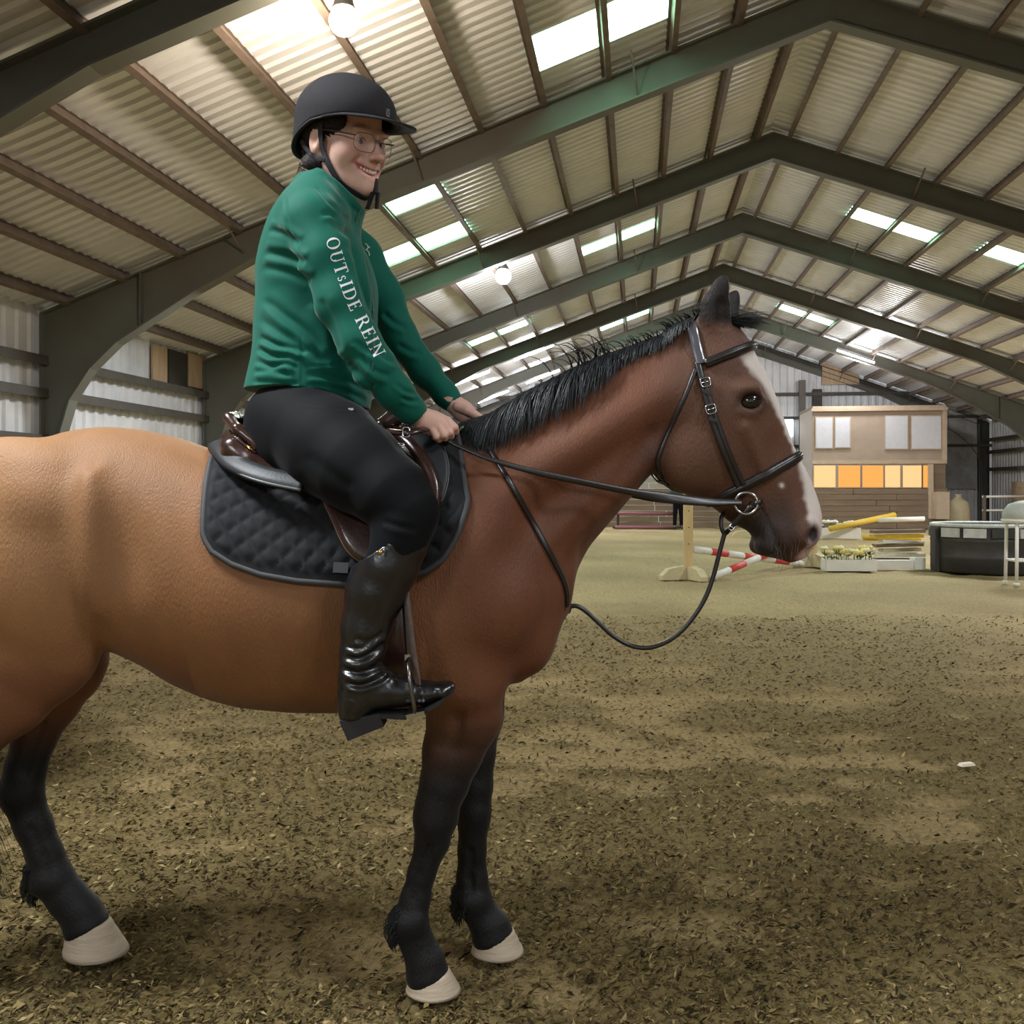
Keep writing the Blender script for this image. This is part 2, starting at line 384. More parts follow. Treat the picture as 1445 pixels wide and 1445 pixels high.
    for s in (-1, 1):                          # tendon grooves, knee and fetlock bones
        groove([(609, 1190), (592, 1235), (583, 1270)], YN+s*.030, .0065); groove([(665, 1200), (664, 1240), (666, 1262)], YF+s*.029, .0065); groove([(44, 1170), (62, 1208), (68, 1236)], YF+s*.040, .007)
        groove([(648, 1010), (640, 1060), (628, 1110)], YN+s*.066, .008, .02); groove([(672, 1030), (672, 1100)], YF+s*.052, .008, .02); groove([(58, 1020), (34, 1090)], YF+s*.044, .008, .02)
        for (a, b, Y, r) in ((618, 1146, YN, .022), (586, 1303, YN, .020), (571, 1306, YN, .017), (672, 1152, YF, .019), (672, 1274, YF, .019), (655, 1272, YF, .016), (36, 1118, YF, .024), (76, 1246, YF, .021), (54, 1248, YF, .020)):
            fd.ell(P(a, b, Y+s*.026), (r, .014, r*1.2), None, .02)
    for (a, b, Y, r) in ((631, 1148, YN, .020), (679, 1150, YF, .019), (6, 1116, YF, .019), (560, 1303, YN, .018), (650, 1268, YF, .016), (46, 1246, YF, .020)): fd.ell(P(a, b, Y), (r, .02, r*1.35), None, .02)
    fd.blur(2)
    return fd
hf = build_horse_field()
hv, hq = hf.mesh(); hv, hq = keep_largest(hv, hq); del hf
hbvh = bvh_of(hv, hq); hn = normals(hv, hq)
def sstep(a, b, x): t = np.clip((x-a)/(b-a), 0, 1); return t*t*(3-2*t)
def coat_colors(v, n):
    """bay coat by place on the body: markings, dark mouth and nostrils, painted throat shade"""
    X = v[:, 0]/S0+722.5; Z = HOR-(v[:, 2]-CH)/S0; dy = v[:, 1]-YM
    body = np.array(s2l(128, 87, 54)); red = np.array(s2l(98, 58, 39)); tan = np.array(s2l(158, 118, 80)); dark = np.array(s2l(19, 18, 19)); face = np.array(s2l(92, 61, 45))
    c = np.tile(body, (len(v), 1))
    mixc = lambda c, col, w: c*(1-w[:, None])+np.array(col)[None]*w[:, None]
    c = mixc(c, red, sstep(520, 700, X)*.9)
    c = mixc(c, tan, (1-sstep(-50, 420, X))*.75*(1-sstep(760, 960, Z)))
    c = mixc(c, face, sstep(900, 960, X))
    c = mixc(c, red, sstep(880, 960, Z)*.7*(X < 300))
    # legs black from above the knee and hock downwards
    lo = np.where(X > 300, sstep(940, 1095, Z), sstep(985, 1090, Z))
    c = mixc(c, dark, lo)
    # crest shading of dark hair under the mane
    # head
    l = math.hypot(125, 305); ux, uz = 125/l, 305/l
    u = (X-1003)*ux+(Z-470)*uz; w = (X-1003)*uz-(Z-470)*ux
    fr = [(42.9, 44), (52, 46), (73, 48), (103, 52), (154, 50), (193, 49), (240, 50), (275, 50), (301, 47), (322, 37), (336, 18)]
    vf = np.interp(u, *zip(*fr)); dep = vf-w
    hd = (X > 940) & (u > 5)
    dark_m = sstep(222, 275, u)*sstep(34, 58, dep)
    c = mixc(c, s2l(62, 48, 42), dark_m*hd*.9)
    c = mixc(c, s2l(52, 38, 32), np.exp(-(((X-1046)/24)**2+((Z-572)/16)**2))*hd*.9)
    ear = (Z < 478) & (X > 980) & (X < 1075)
    c = mixc(c, s2l(30, 23, 21), ear*sstep(-474, -452, -Z))
    throat_shade = np.exp(-(((X-915)/26)**2+((Z-655)/50)**2)); c = mixc(c, s2l(52, 34, 28), throat_shade*.6)  # shade under the throat, painted into the coat colour
    wid = np.interp(u, [20, 40, 70, 110, 150, 190, 215, 250, 280, 300, 320, 345], [16, 30, 32, 26, 15, 11, 15, 20, 27, 30, 30, 24])
    wob = 3*np.sin(u*.21)+2*np.sin(u*.47+1)
    ylim = np.interp(u, [20, 60, 150, 200, 260, 300, 330], [.075, .085, .060, .042, .052, .078, .07])
    bl = (1-sstep(wid-4, wid+4, dep+wob*.5))*(1-sstep(ylim-.012, ylim+.008, np.abs(dy)))*hd*sstep(40, 58, u)*(1-ear)
    c = mixc(c, s2l(214, 204, 196), bl*.9)
    ml_ = np.interp(Z, [713, 728, 750, 772, 783, 790], [1066, 1075, 1083, 1092, 1098, 1104]); c = mixc(c, s2l(22, 16, 15), np.exp(-((X-ml_)/2.3)**2)*(Z > 712)*(Z < 792)*(np.abs(dy) > .02)*hd*.9)
    c = mixc(c, s2l(46, 40, 38), sstep(715, 742, Z)*(X < ml_)*(X > 1010)*hd*.85)
    pk = sstep(285, 315, u)*(1-sstep(26, 36, dep))*hd
    c = mixc(c, s2l(205, 168, 162), pk*.75)
    c = mixc(c, s2l(225, 220, 210), np.exp(-(((X-1094)/3.2)**2+((Z-685)/3)**2))*hd*.9)
    nost = np.exp(-(((X-1137)/9)**2+((Z-752)/15)**2))*(np.abs(dy) > .03)*hd
    c = mixc(c, s2l(40, 28, 27), np.clip(nost*1.4, 0, 1))
    return c
hcol = coat_colors(hv, hn)
M_COAT = mat('bay_coat', (0.2, 0.1, 0.05), rough=0.56, attr='coat', var=0.13, scale=7, bump=0.30, bscale=260, stretch=(1, 1, 0.35), spec=0.3, sheen=0.06)
M_HOOF = mat('hoof_horn', s2l(176, 160, 138), rough=0.65, var=0.18, scale=30, bump=0.25, bscale=70, stretch=(.3, .3, 2.5))
M_HAIR = mat('black_hair', s2l(22, 27, 30), rough=0.42, var=0.2, scale=40, spec=0.6)
GX = P(420, 1400, YM).x
horse = thing('horse', 'bay horse with a white blaze and black legs standing saddled under the rider', 'horse', (GX, YM, 0))
body = mk('body', hv, hq, M_COAT, horse, True, hcol)
def hoof(cx, cy, w, gx0, gx1, gy, Y):
    """coronet centre and width, ground toe/heel extents in side view"""
    vs = []; n = 28; c = P(cx, cy, Y); s = Y/F; rows = 9
    for i in range(rows):
        t = i/(rows-1); a = (cx-w/2)*(1-t)+gx0*t; b = (cx+w/2)*(1-t)+gx1*t
        tilt = (1-t)*.36*w
        for k in range(n):
            an = 2*math.pi*k/n; ca, sa = math.cos(an), math.sin(an)
            rx = (b-a)/2*(1.0+.012*math.sin(i*2.2)); mid = (a+b)/2
            p = P(mid+rx*ca, 0, Y); z0 = c.z*(1-t)-(ca*tilt*s*(-.55))*(1) if False else c.z*(1-t)+.004*t
            z = z0-ca*0+(-ca)*0 
            z = z0+(ca*-1)*0
            z += (ca)*tilt*s*.45
            vs.append((p.x, Y+sa*rx*s*.93*(1-.10*max(0, -ca)), max(z, .0)))
    fs = [(i*n+k, i*n+(k+1) % n, (i+1)*n+(k+1) % n, (i+1)*n+k) for i in range(rows-1) for k in range(n)]
    fs = [tuple(reversed(f)) for f in fs]+[tuple(range(n)), tuple((rows-1)*n+k for k in range(n-1, -1, -1))]
    mk('hoof', vs, fs, M_HOOF, horse, True)
hoof(605, 1376, 57, 572, 651, 1400, YN)
hoof(697, 1320, 55, 664, 740, 1345, YF)
hoof(124, 1306, 59, 90, 181, 1345, YF)
hoof(-74, 1366, 66, -108, -14, 1400, YN-.02)
for s in (-1, 1):                              # eyes
    e = P(1047, 570.5, YM); m = MB(); m.lathe([(0.0215*math.sin(a), -0.0215*math.cos(a)) for a in np.linspace(.05, math.pi-.05, 14)], (e.x, YM+s*.0840, e.z), 24, (Vector((1.28, 0, .10)), Vector((0, 1, 0)), Vector((0, 0, 1))))
    m.build('eye', mat('horse_eye', (0.006, 0.004, 0.003), rough=0.05, spec=0.5, coat=.5), horse, True)
# hair: ribbons of tapering strands
def strand(mb, pts, r0, n=3):
    N = len(pts); mb.tube(pts, [r0*(1-.85*(i/(N-1))**1.5) for i in range(N)], n, caps=False)
mane = MB(); crestp = smoothpts([(672, 600), (700, 586), (760, 549), (850, 505), (930, 474), (975, 458), (1000, 455)], 24)
R = random.Random(3)
for i in range(5200):
    t = R.random()**.9*(len(crestp)-1.001); k = int(t); f = t-k
    cx, cy = crestp[k]*(1-f)+crestp[k+1]*f
    fx = (cx-672)/330
    h = hbvh.find_nearest(P(cx, cy, YM)+Vector((0, R.uniform(-.034, .006), .01))); root = h[0]-h[1]*.004
    L = S0*np.interp(cx, [672, 690, 820, 850, 880, 1000], [56, 84, 92, 70, 44, 28])*R.uniform(.6, 1.12)
    side = -1
    wild = R.random() < .03 and cx > 770
    seg = 8; st = L/(seg-1); sway = R.uniform(-.5, .25)
    d = Vector((R.uniform(-.35, .15), side*.35, R.uniform(.5, .8) if wild else .22)).normalized(); p = root.copy(); pts = [p.copy()]
    for q in range(1, seg):
        p = p+d*st
        h = hbvh.find_nearest(p, .3); off = .003+.010*(q/seg)*(i % 7)/7
        if h[0] is not None:
            sd = (p-h[0]).dot(h[1])
            if sd < off: p = h[0]+h[1]*off
            g = Vector((sway*.4-.12, side*.25 if not wild else 0, -1.0))
            tg = (g-h[1]*g.dot(h[1])) if sd < off+.004 else g
            d = (d*(.55 if not wild else .8)+tg.normalized()*(.45 if not wild else .2)).normalized()
        pts.append(p.copy())
    strand(mane, pts, R.uniform(.0013, .0024))
for i in range(260):                           # forelock
    root = P(1018+R.uniform(-12, 16), 458+R.uniform(-4, 4), YM); root.y += R.uniform(-.03, .03)
    d = Vector((R.uniform(.6, 1.1), R.uniform(-.5, .3), R.uniform(.05, .35))).normalized(); L = R.uniform(.05, .11); pts = []
    for q in range(6):
        a = q/5; pts.append(root+d*L*a+Vector((0, 0, -.03*a*a+.012*a)))
    strand(mane, pts, R.uniform(.001, .0017))
mane.build('mane', M_HAIR, horse, True, kind='stuff')
tail = MB()
for i in range(900):
    a0 = R.uniform(-1, 1); e = Vector((P(-60+R.gauss(0, 26), 1230+R.uniform(-120, 60), YM)))
    if i % 14 == 0: e = P(R.uniform(-2, 20), R.uniform(1180, 1280), YM+.02)
    s_ = P(-86, 715, YM)+Vector((R.uniform(-.02, .02), R.uniform(-.03, .03), R.uniform(-.02, .02)))
    e.y += R.uniform(-.07, .07); mid = P(-118+R.gauss(0, 9), 860, YM); mid.y += R.uniform(-.05, .05)
    pts = smoothpts([s_, P(-108, 770, YM)+Vector((0, a0*.04, 0)), mid, mid*.5+e*.5+Vector((-.01, 0, 0)), e], 3)
    strand(tail, [Vector(p) for p in pts], R.uniform(.0014, .0024))
tail.build('tail', M_HAIR, horse, True, kind='stuff')
wh = MB()
for i in range(34):                            # whiskers and feather
    p, n = proj(1112+R.uniform(-26, 34), 772+R.uniform(-16, 14), hbvh)
    wh.tube([p, p+n*.012+Vector((0, 0, -.012)), p+n*.018+Vector((R.uniform(-.01, .004), 0, -.03))], [.00035, .0003, .00015], 3, caps=False)
wh.build('whiskers', mat('whisker', s2l(96, 84, 74), rough=.6), horse, True, kind='stuff')
ft = MB()
for (cx, cy, Y, n_) in ((556, 1312, YN, 240), (647, 1278, YF, 170), (44, 1250, YF, 190), (-130, 1300, YN-.02, 60)):
    for i in range(n_):
        a = P(cx+R.uniform(-2, 14), cy+R.uniform(-34, 10), Y); a.y += R.uniform(-.022, .022)
        h = hbvh.find_nearest(a)
        b = h[0]; ft.tube([b, b+h[1]*.007+Vector((-.004, 0, -.010)), b+h[1]*.005+Vector((-.002, 0, -.026))], [.0016, .0012, .0003], 3, caps=False)
ft.build('feather', M_HAIR, horse, True, kind='stuff')
# ================================================================ THE HALL
def bmk(name, mb, m, parent=None, kind='structure', smooth=False, label=None):
    """mesh given in building coordinates"""
    vs = [B2W(*v) for v in mb.v]
    return mk(name, vs, mb.f, m, parent, smooth, kind=kind, label=label)
def group_empty(name, loc=(0, 0, 0)):
    o = bpy.data.objects.new(name, None); COL.objects.link(o); o.location = loc; o['kind'] = 'structure'; return o
M_STEEL = mat('grey_green_steel', s2l(92, 84, 75), col2=s2l(100, 106, 97), rough=0.6, scale=.5, spec=0.35, bump=.05)
M_PURL = mat('brown_purlin', s2l(112, 99, 90), rough=0.65, var=0.25, scale=5, spec=0.3)
M_SHEET = mat('galvanised_sheet', s2l(222, 223, 226), rough=0.42, metal=0.2, var=0.10, scale=1.2, spec=0.4)
M_WALL = mat('white_wall_sheet', s2l(205, 205, 206), rough=0.5, var=0.14, scale=1.5, spec=0.3)
M_GIRT = mat('dark_girt', s2l(72, 68, 62), rough=0.7, var=0.2, scale=4)
M_PLY = mat('plywood', s2l(176, 150, 120), rough=0.75, var=0.18, scale=3, stretch=(4, 4, .5))
M_DARK = mat('dark_sheet', s2l(52, 47, 42), rough=0.7, var=0.2, scale=4)
M_SKY = mat('roof_light_panel', (0.8, 1.0, 0.88), rough=0.4, emit=(0.45, 1.0, 0.68), estr=9.0)
PD = [.35*BS+.97*BS*k for k in range(13)]
# -------- ceiling of corrugated sheet, laid in rows between purlin lines
SKYL = [((759, 71), (958, -2), .74), ((522, 306), (620, 268), .55), ((528, 368), (657, 323), .7), ((822, 353), (933, 312), .62), ((660, 485), (744, 456), .62), ((846, 464), (921, 437), .62),
        ((1193, 300), (1313, 331), .62), ((1376, 350), (1444, 364), .62), ((1094, 433), (1173, 453), .62)]
sky_cells = []
for (a, b, w) in SKYL:
    A, Bq = roof_hit(*a, .13), roof_hit(*b, .13); side = -1 if A.x < RX else 1
    ks = sorted(min(range(13), key=lambda k: abs(PD[k]-abs(q.x-RX))) for q in (A, Bq))
    if ks[0] == ks[1]: ks[1] += 1
    sky_cells.append((side, ks[0], ks[1], (A.y+Bq.y)/2, w))
pitch = .17; ys = []
for k in range(int((YG+12.0)/pitch)+1):
    y0 = -12.0+k*pitch; ys += [(y0, 0), (y0+.05, 0), (y0+.075, .028), (y0+.145, .028)]
ceil_root = None
for side in (-1, 1):
    lim = (RX-LX); ds = [0]+PD[:]+[lim+.15]
    v = []; f = []; ny = len(ys)
    for d in ds:
        for (y, h) in ys: v.append((RX+side*d, y, ZR-SL*d+.12+h))
    for i in range(len(ds)-1):
        for j in range(ny-1):
            ym = (ys[j][0]+ys[j+1][0])/2
            if any(c[0] == side and c[1] <= i-1 < c[2] and abs(ym-c[3]) < c[4]/2 for c in sky_cells): continue
            f.append((i*ny+j, i*ny+j+1, (i+1)*ny+j+1, (i+1)*ny+j))
    mb = MB(); mb.v = v; mb.f = f; o = bmk('ceiling', mb, M_SHEET, ceil_root)
    if ceil_root is None: ceil_root = o
for c in sky_cells:
    for i in range(c[1], c[2]):
        m = MB(); d0, d1 = PD[i], PD[i+1]; n = 8; y0, y1 = c[3]-c[4]/2-.02, c[3]+c[4]/2+.02
        for t in range(n+1):
            y = y0+(y1-y0)*t/n; h = .02 if t % 2 else 0
            for d in (d0, d1):
                for e in (0, .02): m.v.append((RX+c[0]*d, y, ZR-SL*d+.135+h+e))
        for t in range(n):
            b = t*4; m.f += [(b, b+2, b+6, b+4), (b+1, b+5, b+7, b+3)]
        bmk('skylight', m, M_SKY, ceil_root)
for side in (-1, 1):
    for k, d in enumerate(PD):
        m = MB(); x = RX+side*d; z = ZR-SL*d; L = YG+12
        ax = (Vector((1, 0, -SL*side)).normalized(), Vector((0, 1, 0)), Vector((SL*side, 0, 1)).normalized())
        m.box((x, -12+L/2, z+.055), (.014, L, .13), ax); m.box((x-.03*side, -12+L/2, z-.004), (.065, L, .012), ax); m.box((x+.03*side, -12+L/2, z+.115), (.065, L, .012), ax)
        bmk('purlin', m, M_PURL, ceil_root)
# -------- portal frames: tapered I-section rafters with haunched columns
def isec(mb, tops, bots, y, fw=.19, tw=.018, tf=.022):
    n = len(tops)
    for i in range(n-1):
        a, b, c, d = tops[i], tops[i+1], bots[i+1], bots[i]
        vs = [(p[0], y+s*tw/2, p[1]) for s in (-1, 1) for p in (a, b, c, d)]
        mb.add(vs, [(0, 1, 2, 3), (7, 6, 5, 4), (0, 4, 5, 1), (2, 6, 7, 3)])
        for (p, q) in ((a, b), (d, c)):
            t = Vector((q[0]-p[0], 0, q[1]-p[1]));
            if t.length < 1e-4: continue
            ct = Vector(((p[0]+q[0])/2, y, (p[1]+q[1])/2)); t.normalize(); nn = Vector((-t.z, 0, t.x))
            mb.box(ct, (math.hypot(q[0]-p[0], q[1]-p[1])+.004, fw, tf), (t, Vector((0, 1, 0)), nn))
arch = [(-5.2, 4.04), (-7.0, 3.12), (-7.67, 2.72), (-8.31, 2.33), (-8.76, 1.92), (-9.11, 1.42), (-9.27, .9), (-9.3, -1.63)]
for fi, y in enumerate(FRAMES[1:]+[YG]):
    fr = group_empty('portal_frame', B2W(RX, y, ZR))
    end = fi == len(FRAMES)-1
    for side in (-1, 1):
        fx = lambda X: RX+side*(RX-X*BS)
        zt = lambda X: CH+(7.36-SL*abs(X-2.79))*BS
        m = MB(); Xs = [2.79, 1, -1, -3, -5.2, -7.0]
        bt = [6.84 if X > 2 else 6.84-(.351*(2.79-X)) for X in Xs]; bt[-1] = 3.12
        if end: bt = [7.36-SL*(2.79-X)-.22 for X in Xs]
        isec(m, [(fx(X), zt(X)) for X in Xs], [(fx(X), CH+b*BS) for X, b in zip(Xs, bt)], y)
        bmk('rafter', m, M_STEEL, fr)
        m = MB()
        if end: tp = [(-7.0, zt(-7.0)), (-9.6, zt(-9.6)), (-9.6, 0)]; bo = [(-7.0, CH+3.6*BS), (-9.2, CH+2.75*BS), (-9.2, 0)]
        else:
            bo = [(a, CH+b*BS) for a, b in arch[1:]]
            tp = [(X, zt(X)) for X in (-7.0, -7.7, -8.5, -9.2)]+[(-9.6, zt(-9.6)), (-9.6, CH+1.0*BS), (-9.6, 0)]
            bo[-1] = (bo[-1][0], 0)
        isec(m, [(fx(a), b) for a, b in tp], [(fx(a), b) for a, b in bo], y)
        bmk('column', m, M_STEEL, fr)
        if not end:
            for X in (-7.9,):
                m = MB(); m.box((fx(X), y, (zt(X)+CH+2.6*BS)/2), (.015, .17, zt(X)-CH-2.6*BS)); bmk('web_stiffener', m, M_STEEL, fr)
            for X in (.0, -3.3, -6.2):
                m = MB(); zb = CH+(6.84-.351*(2.79-X))*BS+.03; m.tube([(fx(X), y-.02, zb), (fx(X-.1), y-.42, zt(X)+.02)], .013, 6); bmk('flange_brace', m, M_PURL, fr)
# -------- side walls and end wall
def sheet_wall(name, p0, p1, z0, z1fn, nrm, m, pitch=.24):
    L = (Vector(p1)-Vector(p0)).length; d = (Vector(p1)-Vector(p0)).normalized(); mb = MB(); n = int(L/pitch); v = []; f = []
    pr = []
    for k in range(n): pr += [(k*pitch, 0), (k*pitch+.10, 0), (k*pitch+.13, .03), (k*pitch+.20, .03)]
    for (s, h) in pr:
        q = Vector(p0)+d*s+Vector(nrm)*h
        v += [(q.x, q.y, z0), (q.x, q.y, z1fn(q))]
    f = [(2*i, 2*i+2, 2*i+3, 2*i+1) for i in range(len(pr)-1)]
    mb.v = v; mb.f = f; return bmk(name, mb, m)
wl = sheet_wall('wall_left', (LX, -12, 0), (LX, YG, 0), 0, lambda q: roof_z(LX)+.16, (1, 0, 0), M_WALL)
wr = sheet_wall('wall_right', (RXW, YG, 0), (RXW, -12, 0), 0, lambda q: roof_z(RXW)+.16, (-1, 0, 0), M_WALL)
wb = sheet_wall('wall_back', (LX-.4, YG+.12, 0), (RXW+.5, YG+.12, 0), 0, lambda q: roof_z(q.x)+.14, (0, -1, 0), M_WALL)
for z in (1.84, 2.40, 2.80):
    for (w, x, s) in ((wl, LX, 1), (wr, RXW, -1)):
        m = MB(); m.box((x+s*.10, (YG-12)/2, z), (.14, YG+12, .05)); m.box((x+s*.165, (YG-12)/2, z-.04), (.014, YG+12, .10)); bmk('girt', m, M_GIRT, w)
for (w, x, s) in ((wl, LX, 1), (wr, RXW, -1)):
    for k in range(7):                        # kick boards along the sides
        for j in range(10):
            m = MB(); m.box((x+s*(.22+.004*((k*7+j*3) % 3)), -10+j*4.4, .1+.2*k), (.035, 4.38, .19)); bmk('plank', m, M_PLY, w)
def lw(px, py):
    d = bray(px, py); t = LX/d.x; return Vector((LX, d.y*t, CH+d.z*t))
for (a, b, m_) in (((208, 540), (229, 492), M_PLY), ((231, 546), (258, 500), M_DARK), ((260, 545), (287, 505), M_PLY)):
    q, r = lw(*a), lw(*b); m = MB(); m.box((LX+.07, (q.y+r.y)/2, (q.z+r.z)/2), (.03, abs(r.y-q.y), abs(r.z-q.z))); bmk('wall_patch', m, m_, wl)
def BP(px, py, Y):
    d = bray(px, py); t = Y/d.y; return Vector((d.x*t, Y, CH+d.z*t))
def rect(name, a, b, Y, th, m, parent, kind=None):
    q, r = BP(*a, Y), BP(*b, Y); mb = MB(); mb.box(((q.x+r.x)/2, Y-th/2, (q.z+r.z)/2), (abs(r.x-q.x), th, abs(r.z-q.z))); return bmk(name, mb, m, parent, kind)
for z in (2.6, 3.55, 4.35):
    mb = MB(); mb.box(((LX+RXW)/2, YG-.02, z), (RXW-LX, .1, .10)); bmk('girt', mb, M_GIRT, wb)
for x in (BP(1131, 600, YG).x, BP(760, 600, YG).x):
    mb = MB(); mb.box((x, YG-.12, 2.4), (.20, .2, 4.8)); bmk('wind_column', mb, M_STEEL, wb)
rect('wall_patch', (1160, 543), (1212, 512), YG-.04, .03, M_PLY, wb); rect('wall_patch', (1147, 576), (1160, 549), YG-.03, .03, M_DARK, wb)
rect('wall_patch', (1333, 690), (1378, 560), YG-.03, .04, mat('grey_door', s2l(150, 150, 148), rough=.6, var=.3, scale=2), wb)
M_WIN = mat('bright_window', (.9, .95, 1), emit=(.9, .95, 1), estr=3.0)
w1 = rect('window_1', (1100, 616), (1119, 592), YG-.03, .05, M_WIN, None, 'structure')
M_PLANK = mat('weathered_plank', s2l(122, 103, 84), rough=0.8, var=0.22, scale=2.5, stretch=(.4, 1, 6))
M_PLANKG = mat('pale_plank', s2l(150, 144, 132), rough=0.8, var=0.16, scale=2.5, stretch=(.4, 1, 6))
# -------- kickboard across the end of the arena
XKE = BP(1337, 700, KICK).x; kb = group_empty('wall_kickboard', B2W(0, KICK, 0)); Rk = random.Random(5)
for k in range(10):
    x = LX+.3
    hi = k >= 7
    while x < XKE-.1:
        L = Rk.uniform(3.0, 4.2); x1 = min(x+L, XKE)
        if not (hi and x1 > BP(1130, 700, KICK).x-.5):
            z = .085+.17*k; m = MB(); m.box(((x+x1)/2, KICK+Rk.uniform(-.012, .012), z), (x1-x-.02, .045, .16)); bmk('plank', m, M_PLANKG if hi else M_PLANK, kb, None)
        x = x1
# -------- viewing room over the kickboard
vr = thing('viewing_room', 'two storey timber viewing room with lit orange windows at the far end of the arena', 'room', B2W(9.0, KICK, 0))
M_VR = mat('booth_panel', s2l(160, 142, 126), rough=.7, var=.12, scale=2); M_VRT = mat('booth_trim', s2l(178, 158, 136), rough=.6, var=.1)
M_BLIND = mat('blind', s2l(198, 197, 203), rough=.6, var=.05); M_VW = mat('booth_side', s2l(205, 192, 184), rough=.6, var=.06)
M_GL1 = mat('lit_window_orange', (.12, .07, .03), emit=(1.0, .40, .07), estr=.85, var=0); M_GL2 = mat('lit_window_pale', (.15, .1, .06), emit=(1.0, .58, .24), estr=.9)
rect('front_panel', (1146, 651), (1334, 577), KICK+.2, .08, M_VR, vr); rect('floor_band', (1145, 655), (1335, 649), KICK+.16, .10, M_VRT, vr)
rect('roof_trim', (1144, 581), (1336, 575), KICK+.14, .14, M_VRT, vr); rect('corner_post', (1329, 654), (1335, 578), KICK+.14, .10, M_VRT, vr)
a, b, c = BP(1146, 655, KICK+.2), BP(1146, 577, KICK+.2), None
m = MB(); m.box((a.x+.03, KICK+1.35, (a.z+b.z)/2-.4), (.06, 2.3, b.z-a.z+.85)); bmk('side_panel', m, M_VW, vr, None)
q = BP(1334, 600, KICK+.2); m = MB(); m.box((q.x-.03, KICK+1.35, (a.z+b.z)/2-.4), (.06, 2.3, b.z-a.z+.85)); bmk('side_panel', m, M_VW, vr, None)
m = MB(); m.box(((a.x+q.x)/2, KICK+1.35, b.z+.03), (q.x-a.x, 2.5, .08)); bmk('roof', m, M_VRT, vr, None)
for (x0, x1, y0, y1) in ((1150.6, 1174.6, 589, 633), (1178, 1199.6, 589, 632), (1249, 1281, 587, 634), (1286, 1328, 587, 634)):
    fr_ = rect('window', (x0-1, y1+1), (x1+1, y0-1), KICK+.13, .05, M_VRT, vr); rect('blind', (x0+.6, y1-.6), (x1-.6, y0+.6), KICK+.09, .03, M_BLIND, fr_)
for i, (x0, x1) in enumerate(((1148.6, 1178.8), (1183, 1213.4), (1217, 1246), (1249, 1270), (1274, 1300), (1302.5, 1310))):
    fr_ = rect('window', (x0-2.2, 689), (x1+2.2, 655.5), KICK+.12, .05, M_VR, vr); rect('pane', (x0, 687.5), (x1, 657), KICK+.08, .02, M_GL1 if i in (1, 2, 5) else M_GL2, fr_)
rect('door_panel', (1312, 692), (1333, 655), KICK+.14, .05, M_PLANK, vr); rect('post', (1309, 732), (1316, 655), KICK+.04, .1, M_VRT, vr); rect('cupboard', (1316, 732), (1334, 694), KICK-.02, .4, M_VRT, vr)
# -------- lamps
M_LAMPW = mat('lamp_glow_warm', (1, .9, .7), emit=(1.0, .86, .66), estr=45); M_LAMPC = mat('lamp_glow_white', (1, 1, 1), emit=(.95, .96, 1.0), estr=22); M_LAMPB = mat('lamp_body', s2l(120, 120, 118), rough=.4, metal=.6)
for i, (px, py, rad, kd, pw) in enumerate(LAMPS):
    p = roof_hit(px, py, -.38 if i == 0 else -.3); w = B2W(*p)
    t = thing('bay_lamp', ('glaring warm round bay lamp hanging above the rider’s helmet' if i == 0 else 'round white bay lamp hanging under the roof beyond the rider’s arms').replace('’', "'"), 'lamp', w)
    m = MB(); m.lathe([(.02, .34), (.05, .33), (.06, .20), (rad*.75, rad*.98), (rad*.78, rad*.82), (rad*.6, rad*.9), (.03, rad)], w, 28); m.build('shade', M_LAMPB, t, True)
    m = MB(); m.lathe([(rad*math.sin(a), -rad*math.cos(a)) for a in np.linspace(.06, 3.05, 14)], w, 24); m.build('bulb', M_LAMPW if i == 0 else M_LAMPC, t, True)
    m = MB(); m.tube([w+Vector((0, 0, .33)), w+Vector((0, 0, .5 if i else .55))], .012, 6); m.build('hook', M_LAMPB, t, True)
    l = bpy.data.lights.new('lamp_light', 'POINT'); l.energy = pw; l.color = (1, .82, .62) if i == 0 else (1, .97, .94); l.shadow_soft_size = .14
    o = bpy.data.objects.new('lamp_light', l); COL.objects.link(o); o.parent = t; o.location = (0, 0, -.22)
for i, (px, py) in enumerate(TUBES):
    p = roof_hit(px, py, -.22); w = B2W(*p); side = -1 if p.x < RX else 1
    L = 1.15; axd = (B2W(1, 0, -SL*side)-B2W(0, 0, 0)).normalized(); ay = (B2W(0, 1, 0)-B2W(0, 0, 0)).normalized(); az = axd.cross(ay)
    lb = ['white strip light, upper of the pair seen just behind the mane crest', 'white strip light nearest the cuff of the far sleeve', 'white strip light half hidden behind the top of the mane', 'white strip light just above the far hand', 'bright white strip light over the viewing room, lower of two', 'dimmer white strip light on the right slope, higher of two'][i]
    t = thing('strip_light', lb, 'lamp', w, 'strip lights under the roof')
    m = MB(); m.box(w+az*.05, (L, .16, .07), (axd, ay, az)); m.build('housing', M_LAMPB, t)
    m = MB(); m.tube([w-axd*L*.48+ay*.04, w+axd*L*.48+ay*.04], .035, 8); m.build('tube', M_LAMPC, t, True)
    m = MB(); m.tube([w-axd*L*.48-ay*.04, w+axd*L*.48-ay*.04], .035, 8); m.build('tube', M_LAMPC, t, True)
    for s in (-.3, .3):
        m = MB(); m.tube([w+axd*L*s+az*.08, w+axd*L*s+Vector((0, 0, .3))], .008, 5); m.build('hanger', M_LAMPB, t)
    l = bpy.data.lights.new('tube_light', 'POINT'); l.energy = 240; l.color = (.97, .97, 1); l.shadow_soft_size = .3
    o = bpy.data.objects.new('tube_light', l); COL.objects.link(o); o.parent = t; o.location = (0, 0, -.2)
